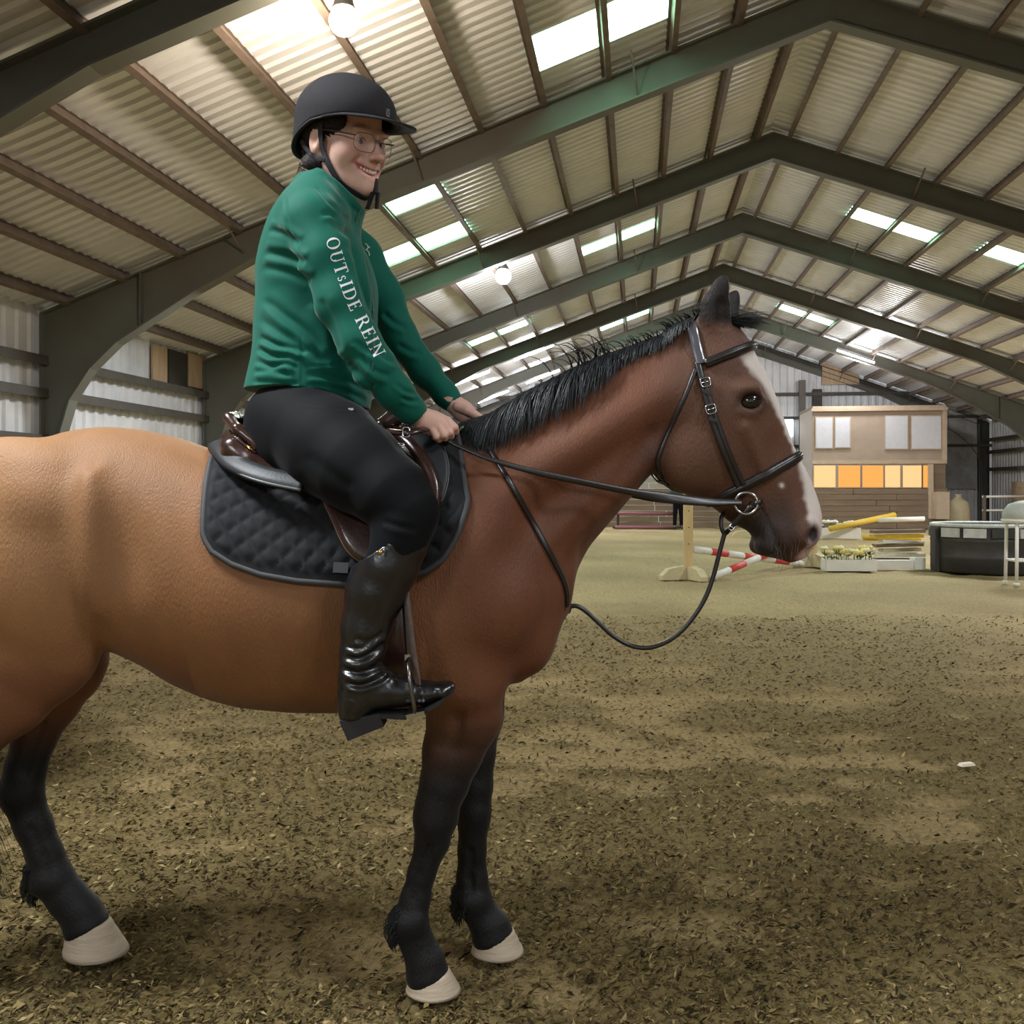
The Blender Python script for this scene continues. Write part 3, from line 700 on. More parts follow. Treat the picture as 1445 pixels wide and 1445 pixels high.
# ================================================================ GROUND
def vnoise(x, y, sc, seed):
    r = np.random.default_rng(seed); T = r.random((256, 256)).astype(np.float32); x = x*sc; y = y*sc
    xi = np.floor(x).astype(int); yi = np.floor(y).astype(int); fx = x-xi; fy = y-yi; fx = fx*fx*(3-2*fx); fy = fy*fy*(3-2*fy)
    g = lambda a, b: T[a & 255, b & 255]
    return (g(xi, yi)*(1-fx)+g(xi+1, yi)*fx)*(1-fy)+(g(xi, yi+1)*(1-fx)+g(xi+1, yi+1)*fx)*fy
def track(x, y): return sstep(.52, .76, .45*vnoise(x, y, 1.9, 11)+.55*vnoise(x*.8+y*.6, y*1.3-x*.3, 4.6, 12))
def ghgt(x, y):
    tr = track(x, y)
    a = (vnoise(x+.3*y, y, 16, 1)-.5)*.020+(vnoise(x, y, 42, 2)-.5)*.016+(vnoise(x+.5*y, y*1.6, 85, 3)-.5)*.014
    return a*(1-.72*tr)+(vnoise(x, y, 3.2, 4)-.5)*.03-.012*tr-.018
gx = np.concatenate([-np.geomspace(40, 2.27, 60), np.arange(-2.25, 3.4, .011), np.geomspace(3.45, 40, 60)])
gy = np.concatenate([[-13, -6, -2, 0, 1.0, 1.4], np.arange(1.6, 5.2, .010), np.geomspace(5.22, 46, 260)])
XX, YY = np.meshgrid(gx, gy, indexing='ij'); ZZ = ghgt(XX, YY); nx, ny = XX.shape
gv = np.stack([XX.ravel(), YY.ravel(), ZZ.ravel()], 1); I = (np.arange(nx-1)[:, None]*ny+np.arange(ny-1)[None]).ravel()
gq = np.stack([I, I+ny, I+ny+1, I+1], 1)
tr = track(XX, YY).ravel(); hz = np.clip((ZZ.ravel()+.034)/.036, 0, 1); g3 = vnoise(XX, YY, .8, 21).ravel()
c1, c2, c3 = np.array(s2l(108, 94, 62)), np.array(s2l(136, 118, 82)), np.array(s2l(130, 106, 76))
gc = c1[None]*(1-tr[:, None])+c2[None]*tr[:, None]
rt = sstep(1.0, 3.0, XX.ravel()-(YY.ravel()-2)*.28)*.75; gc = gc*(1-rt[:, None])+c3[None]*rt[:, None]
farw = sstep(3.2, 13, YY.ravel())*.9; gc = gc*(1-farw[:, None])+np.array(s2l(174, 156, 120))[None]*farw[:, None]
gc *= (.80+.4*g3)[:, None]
M_SAND = mat('arena_footing', s2l(110, 92, 60), rough=.95, attr='coat', var=.35, scale=45, bump=.6, bscale=160, spec=.1)
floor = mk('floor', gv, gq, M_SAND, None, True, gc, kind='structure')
nchip = 90000; cu = RNG.random(nchip); cy = 1.7*(9.5/1.7)**cu**1.1; cx = RNG.uniform(-.62, .62, nchip)*cy+RNG.normal(0, .05, nchip)
keep = RNG.random(nchip) > .5*track(cx, cy)+.3*sstep(.18, .5, cx/cy); cx, cy = cx[keep], cy[keep]; n = len(cx)
cz = ghgt(cx, cy)+.003; an = RNG.normal(.35, .9, n); ln = RNG.uniform(.005, .0165, n)*(.8+.06*cy); wd_ = ln*RNG.uniform(.15, .42, n); tl = RNG.normal(0, .35, n)
dx, dy = np.cos(an), np.sin(an); cvs = []
mid = np.stack([cx, cy, cz+np.abs(RNG.normal(0, .004, n))+.003], 1); D = np.stack([dx*ln, dy*ln, tl*ln], 1); W = np.stack([-dy*wd_, dx*wd_, RNG.normal(0, .5, n)*wd_], 1); lf = np.array([0, 0, .003])
cvs = np.stack([mid-D-lf, mid-D*.2+W, mid+D, mid-D*.1-W], 1).reshape(-1, 3); cq = np.arange(4*n).reshape(-1, 4)
pal = np.array([s2l(78, 66, 40), s2l(108, 92, 56), s2l(134, 116, 76), s2l(46, 39, 23), s2l(98, 86, 50), s2l(160, 142, 100)])
cc = np.repeat(pal[RNG.choice(6, n, p=[.27, .25, .16, .16, .12, .04])], 4, 0)
mk('shavings', cvs, cq, mat('shavings_mat', s2l(110, 92, 60), rough=.9, attr='coat', spec=.15), floor, False, cc, kind='stuff')
m = MB(); p = P(1364, 1077, 1400*CH/(1077-HOR)); m.box(p+Vector((0, 0, -.004)), (.075, .03, .012), (Vector((.95, .3, 0)).normalized(), Vector((-.3, .95, 0)).normalized(), Vector((0, 0, 1))), .8)
tag(m.build('wood_chip', mat('pale_chip', s2l(225, 215, 195), rough=.8)), 'pale wood chip lying alone on the sand at right', 'chip')
# ================================================================ RIDER
def halfspace(fd, p, n):
    p = np.array(p, float); n = np.array(n, float); n /= np.linalg.norm(n); x, y, z = fd.ax
    d = (x[:, None, None]-p[0])*n[0]+(y[None, :, None]-p[1])*n[1]+(z[None, None, :]-p[2])*n[2]
    fd.D = np.maximum(fd.D, d.astype(np.float32))
def pch(rows, k=.01):
    """rows (px,py,Y,r[,w]) -> chain points"""
    return [(*P(a[0], a[1], a[2]), a[3], a[4] if len(a) > 4 else 1.0) for a in rows]
def pxy(v): return np.stack([v[:, 0]*F/v[:, 1]+722.5, HOR-(v[:, 2]-CH)*F/v[:, 1]], 1)
def segdist(q, pl):
    """distance and signed side from 2-D points to a polyline"""
    best = np.full(len(q), 1e9); sd = np.zeros(len(q)); tt = np.zeros(len(q)); n = len(pl)-1
    for i in range(n):
        a, b = np.array(pl[i], float), np.array(pl[i+1], float); ab = b-a; t = np.clip(((q-a)@ab)/(ab@ab), 0, 1)
        d = q-(a+t[:, None]*ab); dd = np.hypot(d[:, 0], d[:, 1]); m = dd < best
        best[m] = dd[m]; sd[m] = np.sign(ab[0]*d[m, 1]-ab[1]*d[m, 0]); tt[m] = (i+t[m])/n
    return best, sd, tt
def creases(v, q, lines, ymax):
    """sculpt folds: valley with a raised lip, on the side of the cloth that faces the arena's near end"""
    n = normals(v, q); px = pxy(v); near = (v[:, 1] < ymax); disp = np.zeros(len(v))
    for (pl, w, dep) in lines:
        pl = smoothpts(pl, 6); lo, hi = pl.min(0)-4*w, pl.max(0)+4*w
        m = near & (px[:, 0] > lo[0]) & (px[:, 0] < hi[0]) & (px[:, 1] > lo[1]) & (px[:, 1] < hi[1]) & (n[:, 1] < .35)
        if not m.any(): continue
        d, s, t = segdist(px[m], pl); d = d*s; e = np.clip(np.minimum(t, 1-t)*6, 0, 1); e = e*e*(3-2*e)
        disp[m] += (.85 if w > 2.4 else .5)*e*dep*(-np.exp(-(d/w)**2)+.75*np.exp(-((d-1.9*w)/(1.1*w))**2)+.3*np.exp(-((d+1.9*w)/(1.3*w))**2))
    return v+n*disp[:, None]
RXP = P(440, 1400, YM).x
rider = thing('person', 'woman in a green jacket, black breeches and black helmet smiling from the saddle', 'person', P(440, 640, YM))
# ---- head frame: looks ahead and down towards the near side
AZ, PT = math.radians(-36), math.radians(12)
HF = Vector((math.cos(AZ)*math.cos(PT), math.sin(AZ)*math.cos(PT), -math.sin(PT))); HU = Vector((math.cos(AZ)*math.sin(PT), math.sin(AZ)*math.sin(PT), math.cos(PT))); HR = HF.cross(HU)
roll = math.radians(5); HU, HR = HU*math.cos(roll)+HR*math.sin(roll), HR*math.cos(roll)-HU*math.sin(roll)
HC = P(487, 189, 2.5); HS = 1.10
def HL(f, r, u): return HC+(HF*f+HR*r+HU*u)*HS
HAX = [tuple(HF), tuple(HR), tuple(HU)]
bf = Field((-.75, 2.0, .55), (-.02, 2.98, 2.3), .0037)
def he(f, r, u, rad, k=.012, op='u', both=False):
    for s in ((-1, 1) if both else (1,)): bf.ell(HL(f, r*s, u), tuple(x*HS for x in rad), HAX, k, op)
def hch(pts, k=.006, op='u', both=True):
    for s in ((-1, 1) if both else (1,)): bf.chain([(*HL(a[0], a[1]*s, a[2]), a[3]*HS) for a in pts], k, op)
# torso, arms, legs under the clothes
bf.chain(pch([(440, 600, YM, .115, 1.2), (448, 500, YM, .10, 1.25), (452, 400, YM, .115, 1.25), (455, 320, YM, .09, 1.3)]), .04)
for s in (-1, 1):
    Yt = lambda d: YM+s*d
    bf.chain(pch([(440, 620, Yt(.14), .095), (500, 655, Yt(.24), .085), (560, 700, Yt(.31), .06), (560, 760, Yt(.325), .045), (520, 860, Yt(.325), .042), (508, 945, Yt(.315), .032), (560, 978, Yt(.315), .025)]), .02)
bf.chain(pch([(440, 312, 2.34, .05), (482, 425, 2.30, .04), (530, 520, 2.29, .037), (578, 577, 2.335, .027), (593, 589, 2.352, .023)]), .015)
bf.chain(pch([(450, 312, 2.66, .05), (540, 415, 2.66, .04), (566, 478, 2.66, .036), (600, 524, 2.65, .03), (641, 570, 2.62, .023)]), .015)
bf.cone(P(460, 305, YM), HL(-.03, 0, -.06), .06, .054, 1, .03)
# head
he(-.008, 0, .035, (.095, .076, .090), .02); he(.032, 0, -.035, (.064, .062, .082), .025)
hch([(-.012, .052, -.055, .021), (.0, .047, -.078, .022), (.05, .027, -.102, .022), (.074, .0, -.112, .021)], .025)
he(.028, .038, -.070, (.032, .021, .030), .03, both=True)
he(.054, .041, -.045, (.032, .026, .030), .024, both=True)
he(.082, .028, .002, (.014, .027, .009), .012, both=True)
he(.074, 0, -.078, (.028, .034, .030), .02)
bf.cone(HL(.090, 0, -.010), HL(.116, 0, -.049), .0080*HS, .0108*HS, 1, .012); he(.103, .0115, -.053, (.0115, .0075, .0075), .007, both=True)
he(.112, .007, -.0605, (.006, .0035, .003), .003, 's', both=True)
he(.094, .032, -.018, (.016, .020, .0115), .008, 's', both=True)
he(.076, .0315, -.0185, (.0155, .019, .0145), .004, both=True)
he(.092, .031, -.0188, (.008, .0138, .0054), .002, 's', both=True)
hch([(.077, .038, -.066, .0032), (.094, .017, -.0742, .0045), (.099, 0, -.0755, .0048)], .004)
hch([(.075, .037, -.0725, .0032), (.090, .017, -.0925, .0052), (.095, 0, -.0985, .0060)], .005)
hch([(.080, .036, -.0700, .0030), (.096, .017, -.0825, .0060), (.101, 0, -.0858, .0072)], .002, 's')
hch([(.086, .035, -.056, .001), (.080, .043, -.070, .0012)], .012, 's')   # smile fold
he(-.010, .078, -.028, (.018, .009, .031), .006, both=True); he(-.006, .087, -.026, (.010, .006, .019), .004, 's', both=True)
# hands: back of the hand, four fingers curled round the rein, thumb on top
bf.chain(pch([(592, 590, 2.353, .0225, .75), (604, 595, 2.353, .0255, .72), (616, 599, 2.357, .0255, .75), (624, 600, 2.362, .0225, .8)]), .012)
for ch in (((610, 604, 2.343, 0.0088), (616, 616, 2.335, 0.0082), (619.5, 620.5, 2.350, 0.0076), (612, 617, 2.374, 0.0066)),
           ((619, 601, 2.343, 0.0094), (626.5, 614, 2.334, 0.0089), (629, 618.5, 2.352, 0.0082), (619, 614, 2.378, 0.0071)),
           ((627, 597, 2.350, 0.0097), (635, 610, 2.342, 0.0092), (636.5, 615.5, 2.362, 0.0084), (625, 611, 2.386, 0.0074)),
           ((632, 593, 2.362, 0.0094), (642, 603, 2.356, 0.0088), (643.5, 609.5, 2.374, 0.0080), (631, 607, 2.396, 0.0071)),
           ((600, 589, 2.377, 0.0105), (617, 589, 2.396, 0.0097), (630, 597, 2.402, 0.0082), (639, 603, 2.398, 0.0071))):
    bf.chain(pch(ch), .0022)
bf.chain(pch([(640, 570, 2.62, .023, .8), (653, 580, 2.612, .0255, .72), (664, 590, 2.608, .023, .8)]), .012)
for ch in (((668, 584, 2.588, .0108), (678, 592, 2.590, .0100), (678, 598, 2.606, .0092), (668, 600, 2.60, .008)),
           ((669, 588, 2.606, .0110), (680, 597, 2.612, .0102), (678, 604, 2.622, .0094), (667, 604, 2.604, .008)),
           ((666, 592, 2.622, .0108), (676, 602, 2.632, .0100), (673, 609, 2.634, .0092), (662, 607, 2.610, .008)),
           ((660, 596, 2.632, .0100), (668, 606, 2.640, .0092), (665, 612, 2.634, .0085), (656, 609, 2.612, .0075)),
           ((646, 574, 2.590, .0130), (660, 579, 2.572, .0118), (669, 584, 2.566, .0105), (677, 588, 2.568, .0090))):
    bf.chain(pch(ch), .0035)
bv, bq = bf.mesh(); bv, bq = keep_largest(bv, bq); del bf
rel = bv-np.array(HC); hf_ = rel@np.array(HF)/HS; hr_ = rel@np.array(HR)/HS; hu_ = rel@np.array(HU)/HS
sk = np.tile(np.array(s2l(216, 174, 158)), (len(bv), 1)); pink = np.array(s2l(196, 132, 120)); lip = np.array(s2l(184, 100, 98))
def addc(c, col, w): return c*(1-w[:, None])+np.array(col)[None]*w[:, None]
sk = addc(sk, pink, .55*np.exp(-(((hf_-.075)/.03)**2+((np.abs(hr_)-.045)/.02)**2+((hu_+.047)/.02)**2)))
sk = addc(sk, pink, .5*np.exp(-(((hf_-.118)/.015)**2+(hr_/.015)**2+((hu_+.05)/.015)**2)))
uc = -.0735-.011*np.clip(1-(np.abs(hr_)/.032)**1.5, 0, 1)
lm = (np.abs(hr_) < .036) & (hf_ > .07)
sk = addc(sk, lip, lm*.85*np.exp(-((hu_-uc)/.0085)**4))
sk = addc(sk, s2l(120, 70, 64), .7*np.exp(-(((hu_+.0605)/.003)**2+((np.abs(hr_)-.007)/.0035)**2))*(hf_ > .1))
M_SKIN = mat('skin', (.6, .4, .3), rough=.5, attr='coat', var=.05, scale=40, bump=.05, bscale=300, spec=.35)
M_SKIN.node_tree.nodes['Principled BSDF'].inputs['Subsurface Weight'].default_value = .12
M_SKIN.node_tree.nodes['Principled BSDF'].inputs['Subsurface Radius'].default_value = (.012, .005, .003)
mk('body', bv, bq, M_SKIN, rider, True, sk); bbvh = bvh_of(bv, bq)
for s in (-1, 1):
    c = HL(.0755, .0315*s, -.0188); m = MB(); ax = (HR, HU, HF)
    m.lathe([(.0135*HS*math.sin(a), -.0135*HS*math.cos(a)) for a in np.linspace(.05, math.pi-.05, 12)], c, 18, ax); e = m.build('eyeball', mat('eye_white', s2l(225, 218, 212), rough=.15), rider, True)
    m = MB(); gz = (HF+HR*.12-HU*.25).normalized(); m.lathe([(.0068, .0), (.006, .0012), (.002, .002)], c+gz*.0128*HS, 14, (HR, HU, gz)); m.build('iris', mat('iris', s2l(38, 28, 22), rough=.1, coat=1), e, True)
    m = MB(); m.tube([HL(*q) for q in ((.088, .016*s, .001), (.0915, .028*s, .0055), (.084, .045*s, .003))], [.0025, .0032, .0012], 6); m.build('eyebrow', mat('brow_hair', s2l(62, 44, 36), rough=.7), rider, True)
    m = MB(); m.tube([HL(*q) for q in ((.0868, .020*s, -.0165), (.0915, .031*s, -.0140), (.083, .044*s, -.0175))], [.0010, .0015, .0008], 5); m.build('eyelash', M_HAIR, rider, True)
m = MB()
for i in range(-4, 5):                         # upper teeth in a smile
    a = i/5*.95; f0 = .0968-.019*abs(i/5)**1.8; u0 = -.0812+.0085*abs(i/5)**1.5; hgt = .0105*(1-.45*abs(i/5)**1.5)
    m.box(HL(f0, i*.0056, u0-.001), (.006*HS, .0055*HS, hgt*HS), (HF, HR, HU), .95)
m.build('teeth', mat('teeth_mat', s2l(232, 224, 214), rough=.25), rider, True)
# ---- glasses
M_RIM = mat('thin_gold_rim', s2l(120, 92, 80), rough=.3, metal=.8); M_TEMP = mat('dark_temple', s2l(60, 46, 40), rough=.4)
M_LENS = bpy.data.materials.new('lens'); M_LENS.use_nodes = True; b_ = M_LENS.node_tree.nodes['Principled BSDF']; b_.inputs['Alpha'].default_value = .07; b_.inputs['Roughness'].default_value = .03; b_.inputs['Base Color'].default_value = (.9, .95, .97, 1); b_.inputs['Specular IOR Level'].default_value = 1.0
gl = mk('glasses', *(lambda m: (m.tube([HL(.111, .010, -.0165), HL(.1145, 0, -.0145), HL(.111, -.010, -.0165)], .0011, 6), (m.v, m.f))[1])(MB()), M_RIM, rider, True, label='thin gold-rimmed glasses')
for s in (-1, 1):
    ring = []
    for k in range(28):
        a = 2*math.pi*k/28; x = .0245*math.copysign(abs(math.cos(a))**.62, math.cos(a)); y = .0185*math.copysign(abs(math.sin(a))**.72, math.sin(a))
        r_ = .0345+x; ring.append(HL(.109-.55*max(0, r_-.02)**1.5*4-.0008*0, s*r_, -.0235+y*(1+.15*(y < 0))-.05*0))
    m = MB(); m.tube(ring, .0009, 6, closed=True); m.build('rim', M_RIM, gl, True)
    c = sum(ring, Vector())/28; m = MB(); m.add(ring+[c+HF*.0012], [(k, (k+1) % 28, 28) for k in range(28)]); m.build('lens', M_LENS, gl, True)
    m = MB(); m.tube([HL(.098, .0585*s, -.013), HL(.092, .0655*s, -.0125), HL(.05, .076*s, -.008), HL(-.005, .083*s, -.004), HL(-.022, .081*s, -.02)], [.0012, .002, .002, .0018, .0014], 6); m.build('temple', M_TEMP, gl, True)
# ---- hair
hfld = Field(tuple(HC-Vector((.24, .24, .26))), tuple(HC+Vector((.24, .24, .2))), .004)
hfld.ell(HL(-.022, 0, .018), (.094*HS, .088*HS, .092*HS), HAX, .01); hfld.ell(HL(-.062, 0, -.045), (.045*HS, .058*HS, .055*HS), HAX, .02)
hfld.ell(HL(.035, .066, .018), (.034*HS, .016*HS, .022*HS), HAX, .015); hfld.ell(HL(.035, -.066, .018), (.034*HS, .016*HS, .022*HS), HAX, .015)
hfld.ell(P(444, 235, 2.47), (.036, .036, .034), None, .02); hfld.ell(HL(.1, 0, -.06), (.085*HS, .09*HS, .082*HS), HAX, .012, 's'); hfld.ell(HL(.014, .088, -.036), (.032*HS, .028*HS, .036*HS), HAX, .01, 's')
av, aq = hfld.mesh(); av, aq = keep_largest(av, aq); an_ = normals(av, aq)
av = av+an_*(.0016*np.sin(av[:, 0]*500+av[:, 2]*650+3*np.sin(av[:, 1]*60)))[:, None]
mk('hair', av, aq, mat('dark_hair', s2l(34, 27, 27), spec=.2, rough=.65, var=.3, scale=30, stretch=(3, 3, .5)), rider, True)
tl_ = MB()
for i in range(150):
    a = P(440+R.uniform(-6, 6), 236+R.uniform(-7, 8), 2.47+R.uniform(-.03, .03)); e = P(431+R.uniform(-11, 9), 258+R.uniform(-10, 10), 2.49+R.uniform(-.03, .03))
    strand(tl_, [a, a+Vector((-.022, 0, .002+R.uniform(-.006, .006))), e*.6+a*.4+Vector((-.016, 0, -.004)), e], R.uniform(.0008, .0015))
tl_.build('ponytail', mat('fair_hair', s2l(136, 112, 88), rough=.45, var=.2, scale=30), rider, True, kind='stuff')
# ---- helmet
M_HELM = mat('helmet_fabric', s2l(42, 40, 43), rough=.85, var=.08, scale=60, bump=.1, bscale=400, spec=.25)
def hedge(th):
    c = math.cos(th); return np.interp(-c, [-1, -.6, 0, .45, 1], [.030, .026, .010, -.018, -.060])
def hsurf(th, ph, e=0.0):
    return HL(-.002+(.129+e)*math.cos(th)*math.sin(ph), (.103+e)*math.sin(th)*math.sin(ph), .033+(.098+e)*math.cos(ph))
def helm_shell(e0):
    nt, npz = 64, 18; vs = []; fs = []
    for i in range(npz+1):
        for k in range(nt):
            th = 2*math.pi*k/nt; cmax = (hedge(th)-.033)/(.098+e0); pm = math.acos(max(-1, min(1, cmax))) if cmax > -1 else math.pi
            # below the equator go straight down
            ph = pm*i/npz
            if ph <= math.pi/2: p = hsurf(th, ph, e0)
            else:
                p = hsurf(th, math.pi/2, e0); q = HL(0, 0, (.098+e0)*math.cos(ph))-HL(0, 0, 0); p = p+q
            vs.append(p)
    for i in range(npz):
        for k in range(nt): fs.append((i*nt+k, (i+1)*nt+k, (i+1)*nt+(k+1) % nt, i*nt+(k+1) % nt))
    return vs, fs, nt, npz
v1, f1, nt, npz = helm_shell(0); v2, f2, _, _ = helm_shell(-.008); n0 = len(v1)
fs = f1+[tuple(reversed([i+n0 for i in f])) for f in f2]+[(npz*nt+k, n0+npz*nt+k, n0+npz*nt+(k+1) % nt, npz*nt+(k+1) % nt) for k in range(nt)]
helmet = mk('helmet', v1+v2, fs, M_HELM, rider, True, label='black matt riding helmet')
m = MB(); nb = 25; vs = []
for i in range(nb):
    th = math.radians(-78+156*i/(nb-1)); ext = .062*math.cos(th*1.12)**.8 if abs(th*1.12) < math.pi/2 else 0
    base = hsurf(th, math.pi/2, -.004)+HL(0, 0, hedge(th)-.033+.005)-HL(0, 0, 0); out = (HF*math.cos(th*.75)+HR*math.sin(th*.75)).normalized()
    vs.append([base, base+(out*ext-HU*ext*.20)*HS, base+(out*ext-HU*(ext*.20+.004))*HS, base-HU*.006])
m.add([p for r in vs for p in r], [(i*4+k, i*4+4+k, i*4+4+(k+1) % 4, i*4+(k+1) % 4) for i in range(nb-1) for k in range(4)]+[(0, 1, 2, 3), ((nb-1)*4+3, (nb-1)*4+2, (nb-1)*4+1, (nb-1)*4)])
brim = m.build('brim', M_HELM, helmet, True)
m = MB(); m.tube([v1[npz*nt+k] for k in range(nt)], .0028, 6, closed=True); m.build('edge_trim', mat('black_trim', s2l(30, 30, 33), rough=.7), helmet, True)
hb = BVHTree.FromPolygons([tuple(v) for v in v1], f1)
c, nn = proj(547, 159.5, hb, .001, .3); tu = (HU-nn*HU.dot(nn)).normalized(); tv = tu.cross(nn)
m = MB(); m.box(c, (.012, .018, .002), (tv, tu, nn)); bd = m.build('badge', mat('silver_badge', s2l(165, 165, 168), rough=.3, metal=.5), helmet)
m = MB()
m.box(c+nn*.0012, (.0028, .019, .0008), ((tv+tu*.7).normalized(), (tu-tv*.7).normalized(), nn)); m.box(c+nn*.0012+tv*.0035+tu*.004, (.002, .006, .0008), (tv, tu, nn)); m.box(c+nn*.0012-tv*.0035-tu*.004, (.002, .006, .0008), (tv, tu, nn)); m.build('badge_mark', M_DARKG if 'M_DARKG' in globals() else mat('badge_dark', s2l(40, 40, 44), rough=.5), bd)
M_STRAP = mat('black_webbing', s2l(24, 24, 27), rough=.75, bump=.2, bscale=500)
def strap(px, bvh, w, th, off, per=8):
    pts = smoothpts(px, per); a = []; nn = []
    for x, y in pts:
        p, n = proj(x, y, bvh, off); a.append(p); nn.append(n)
    for _ in range(2):
        a = [a[0]]+[(a[i-1]+a[i]*2+a[i+1])/4 for i in range(1, len(a)-1)]+[a[-1]]; nn = [nn[0]]+[(nn[i-1]+nn[i]*2+nn[i+1]).normalized() for i in range(1, len(nn)-1)]+[nn[-1]]
    m = MB(); m.ribbon(a, nn, w, th); return m, a, nn
hp = [HL(*q) for q in ((.008, .083, .01), (.010, .080, -.03), (.022, .070, -.066), (.052, .048, -.108), (.075, .02, -.128), (.081, 0, -.131), (.075, -.02, -.128), (.052, -.048, -.108), (.022, -.070, -.066), (.010, -.080, -.03), (.008, -.083, .01))]
hp = [Vector(p) for p in smoothpts(hp, 6)]; cen = HL(.02, 0, -.05)
def pushed(ps, e=.004):
    o = []
    for p in ps:
        h = bbvh.find_nearest(p); o.append(h[0]+h[1]*max(e, (p-h[0]).dot(h[1])) if (p-h[0]).dot(h[1]) < e else p)
    return [o[0]]+[(o[i-1]+o[i]*2+o[i+1])/4 for i in range(1, len(o)-1)]+[o[-1]]
hp = pushed(pushed(hp))
m = MB(); m.ribbon(hp, [(p-cen).normalized() for p in hp], .017, .002); m.build('chin_strap', M_STRAP, helmet)
hp = [HL(*q) for q in ((-.060, .075, -.03), (-.03, .074, -.055), (.0, .070, -.068), (.022, .070, -.068))]; m = MB(); m.ribbon(pushed([Vector(p) for p in smoothpts(hp, 5)]), [HR]*16, .013, .002); m.build('chin_strap', M_STRAP, helmet)
bk_ = HL(.098, -.012, -.112); m = MB(); m.box(bk_, (.013, .010, .040), (HF, HR, (HU-HF*.15).normalized())); m.box(bk_+Vector((-.012, .0, -.035)), (.010, .006, .045), (HF, HR, (HU+HF*.35).normalized())); m.box(bk_+Vector((.006, 0, -.035)), (.009, .006, .04), (HF, HR, HU)); m.build('strap_buckle', mat('black_plastic', s2l(32, 33, 36), rough=.4), helmet)
# ---- jacket
jf = Field((-.72, 2.12, 1.36), (-.05, 2.84, 2.06), .0045)
jb = [(346, 575), (348, 552), (356, 520), (361, 487), (363, 430), (364, 381), (373, 342), (388, 305), (408, 276), (430, 262)]
jfr = [(519, 590), (521, 574), (525, 548), (529, 500), (532, 450), (533, 405), (526, 381), (515, 353), (504, 330), (494, 300)]
pxloft(jf, (436, 560), (.06, -1), jb, jfr, [(-20, .170), (0, .170), (60, .160), (110, .155), (180, .165), (230, .172), (260, .165), (285, .13), (305, .09)], [(0, 2.3), (300, 2.1)], 0)
jf.chain(pch([(448, 285, YM, .075), (446, 303, 2.40, .072), (442, 312, 2.345, .066)]), .03); jf.chain(pch([(455, 288, YM, .075), (458, 303, 2.60, .072), (462, 318, 2.65, .068)]), .03)
jf.chain(pch([(440, 313, 2.335, .064), (460, 365, 2.31, .060), (480, 425, 2.295, .0535), (506, 482, 2.285, .0495), (530, 520, 2.29, .046), (556, 552, 2.31, .040), (577, 576, 2.335, .032), (590, 588, 2.350, .0275)]), .022)
jf.chain(pch([(462, 318, 2.65, .064), (508, 362, 2.66, .056), (541, 418, 2.66, .050), (565, 476, 2.66, .045), (600, 524, 2.65, .039), (628, 556, 2.63, .031), (641, 570, 2.62, .0275)]), .022)
jf.chain(pch([(466, 310, 2.5, .080), (480, 272, 2.485, .070), (490, 256, 2.48, .068)]), .025)
jf.cone(P(484, 270, 2.485), P(500, 240, 2.47), .060, .066, 1, .004, 's')
halfspace(jf, P(486, 273, YM), (.64, 0, .77))
halfspace(jf, P(436, 561, YM), (-.13, 0, -.99)) if False else None
w0 = P(594, 590, 2.35)
def cutcyl(fd, p, n, rad):
    n = Vector(n).normalized(); p = Vector(p); q = p+n*.12; fd.cone(p+n*rad, q, rad, rad, 1, .002, 's')
jf.cone(P(598, 595, 2.352), P(640, 640, 2.37), .030, .05, 1, .003, 's'); jf.cone(P(647, 577, 2.617), P(690, 625, 2.6), .030, .05, 1, .003, 's')
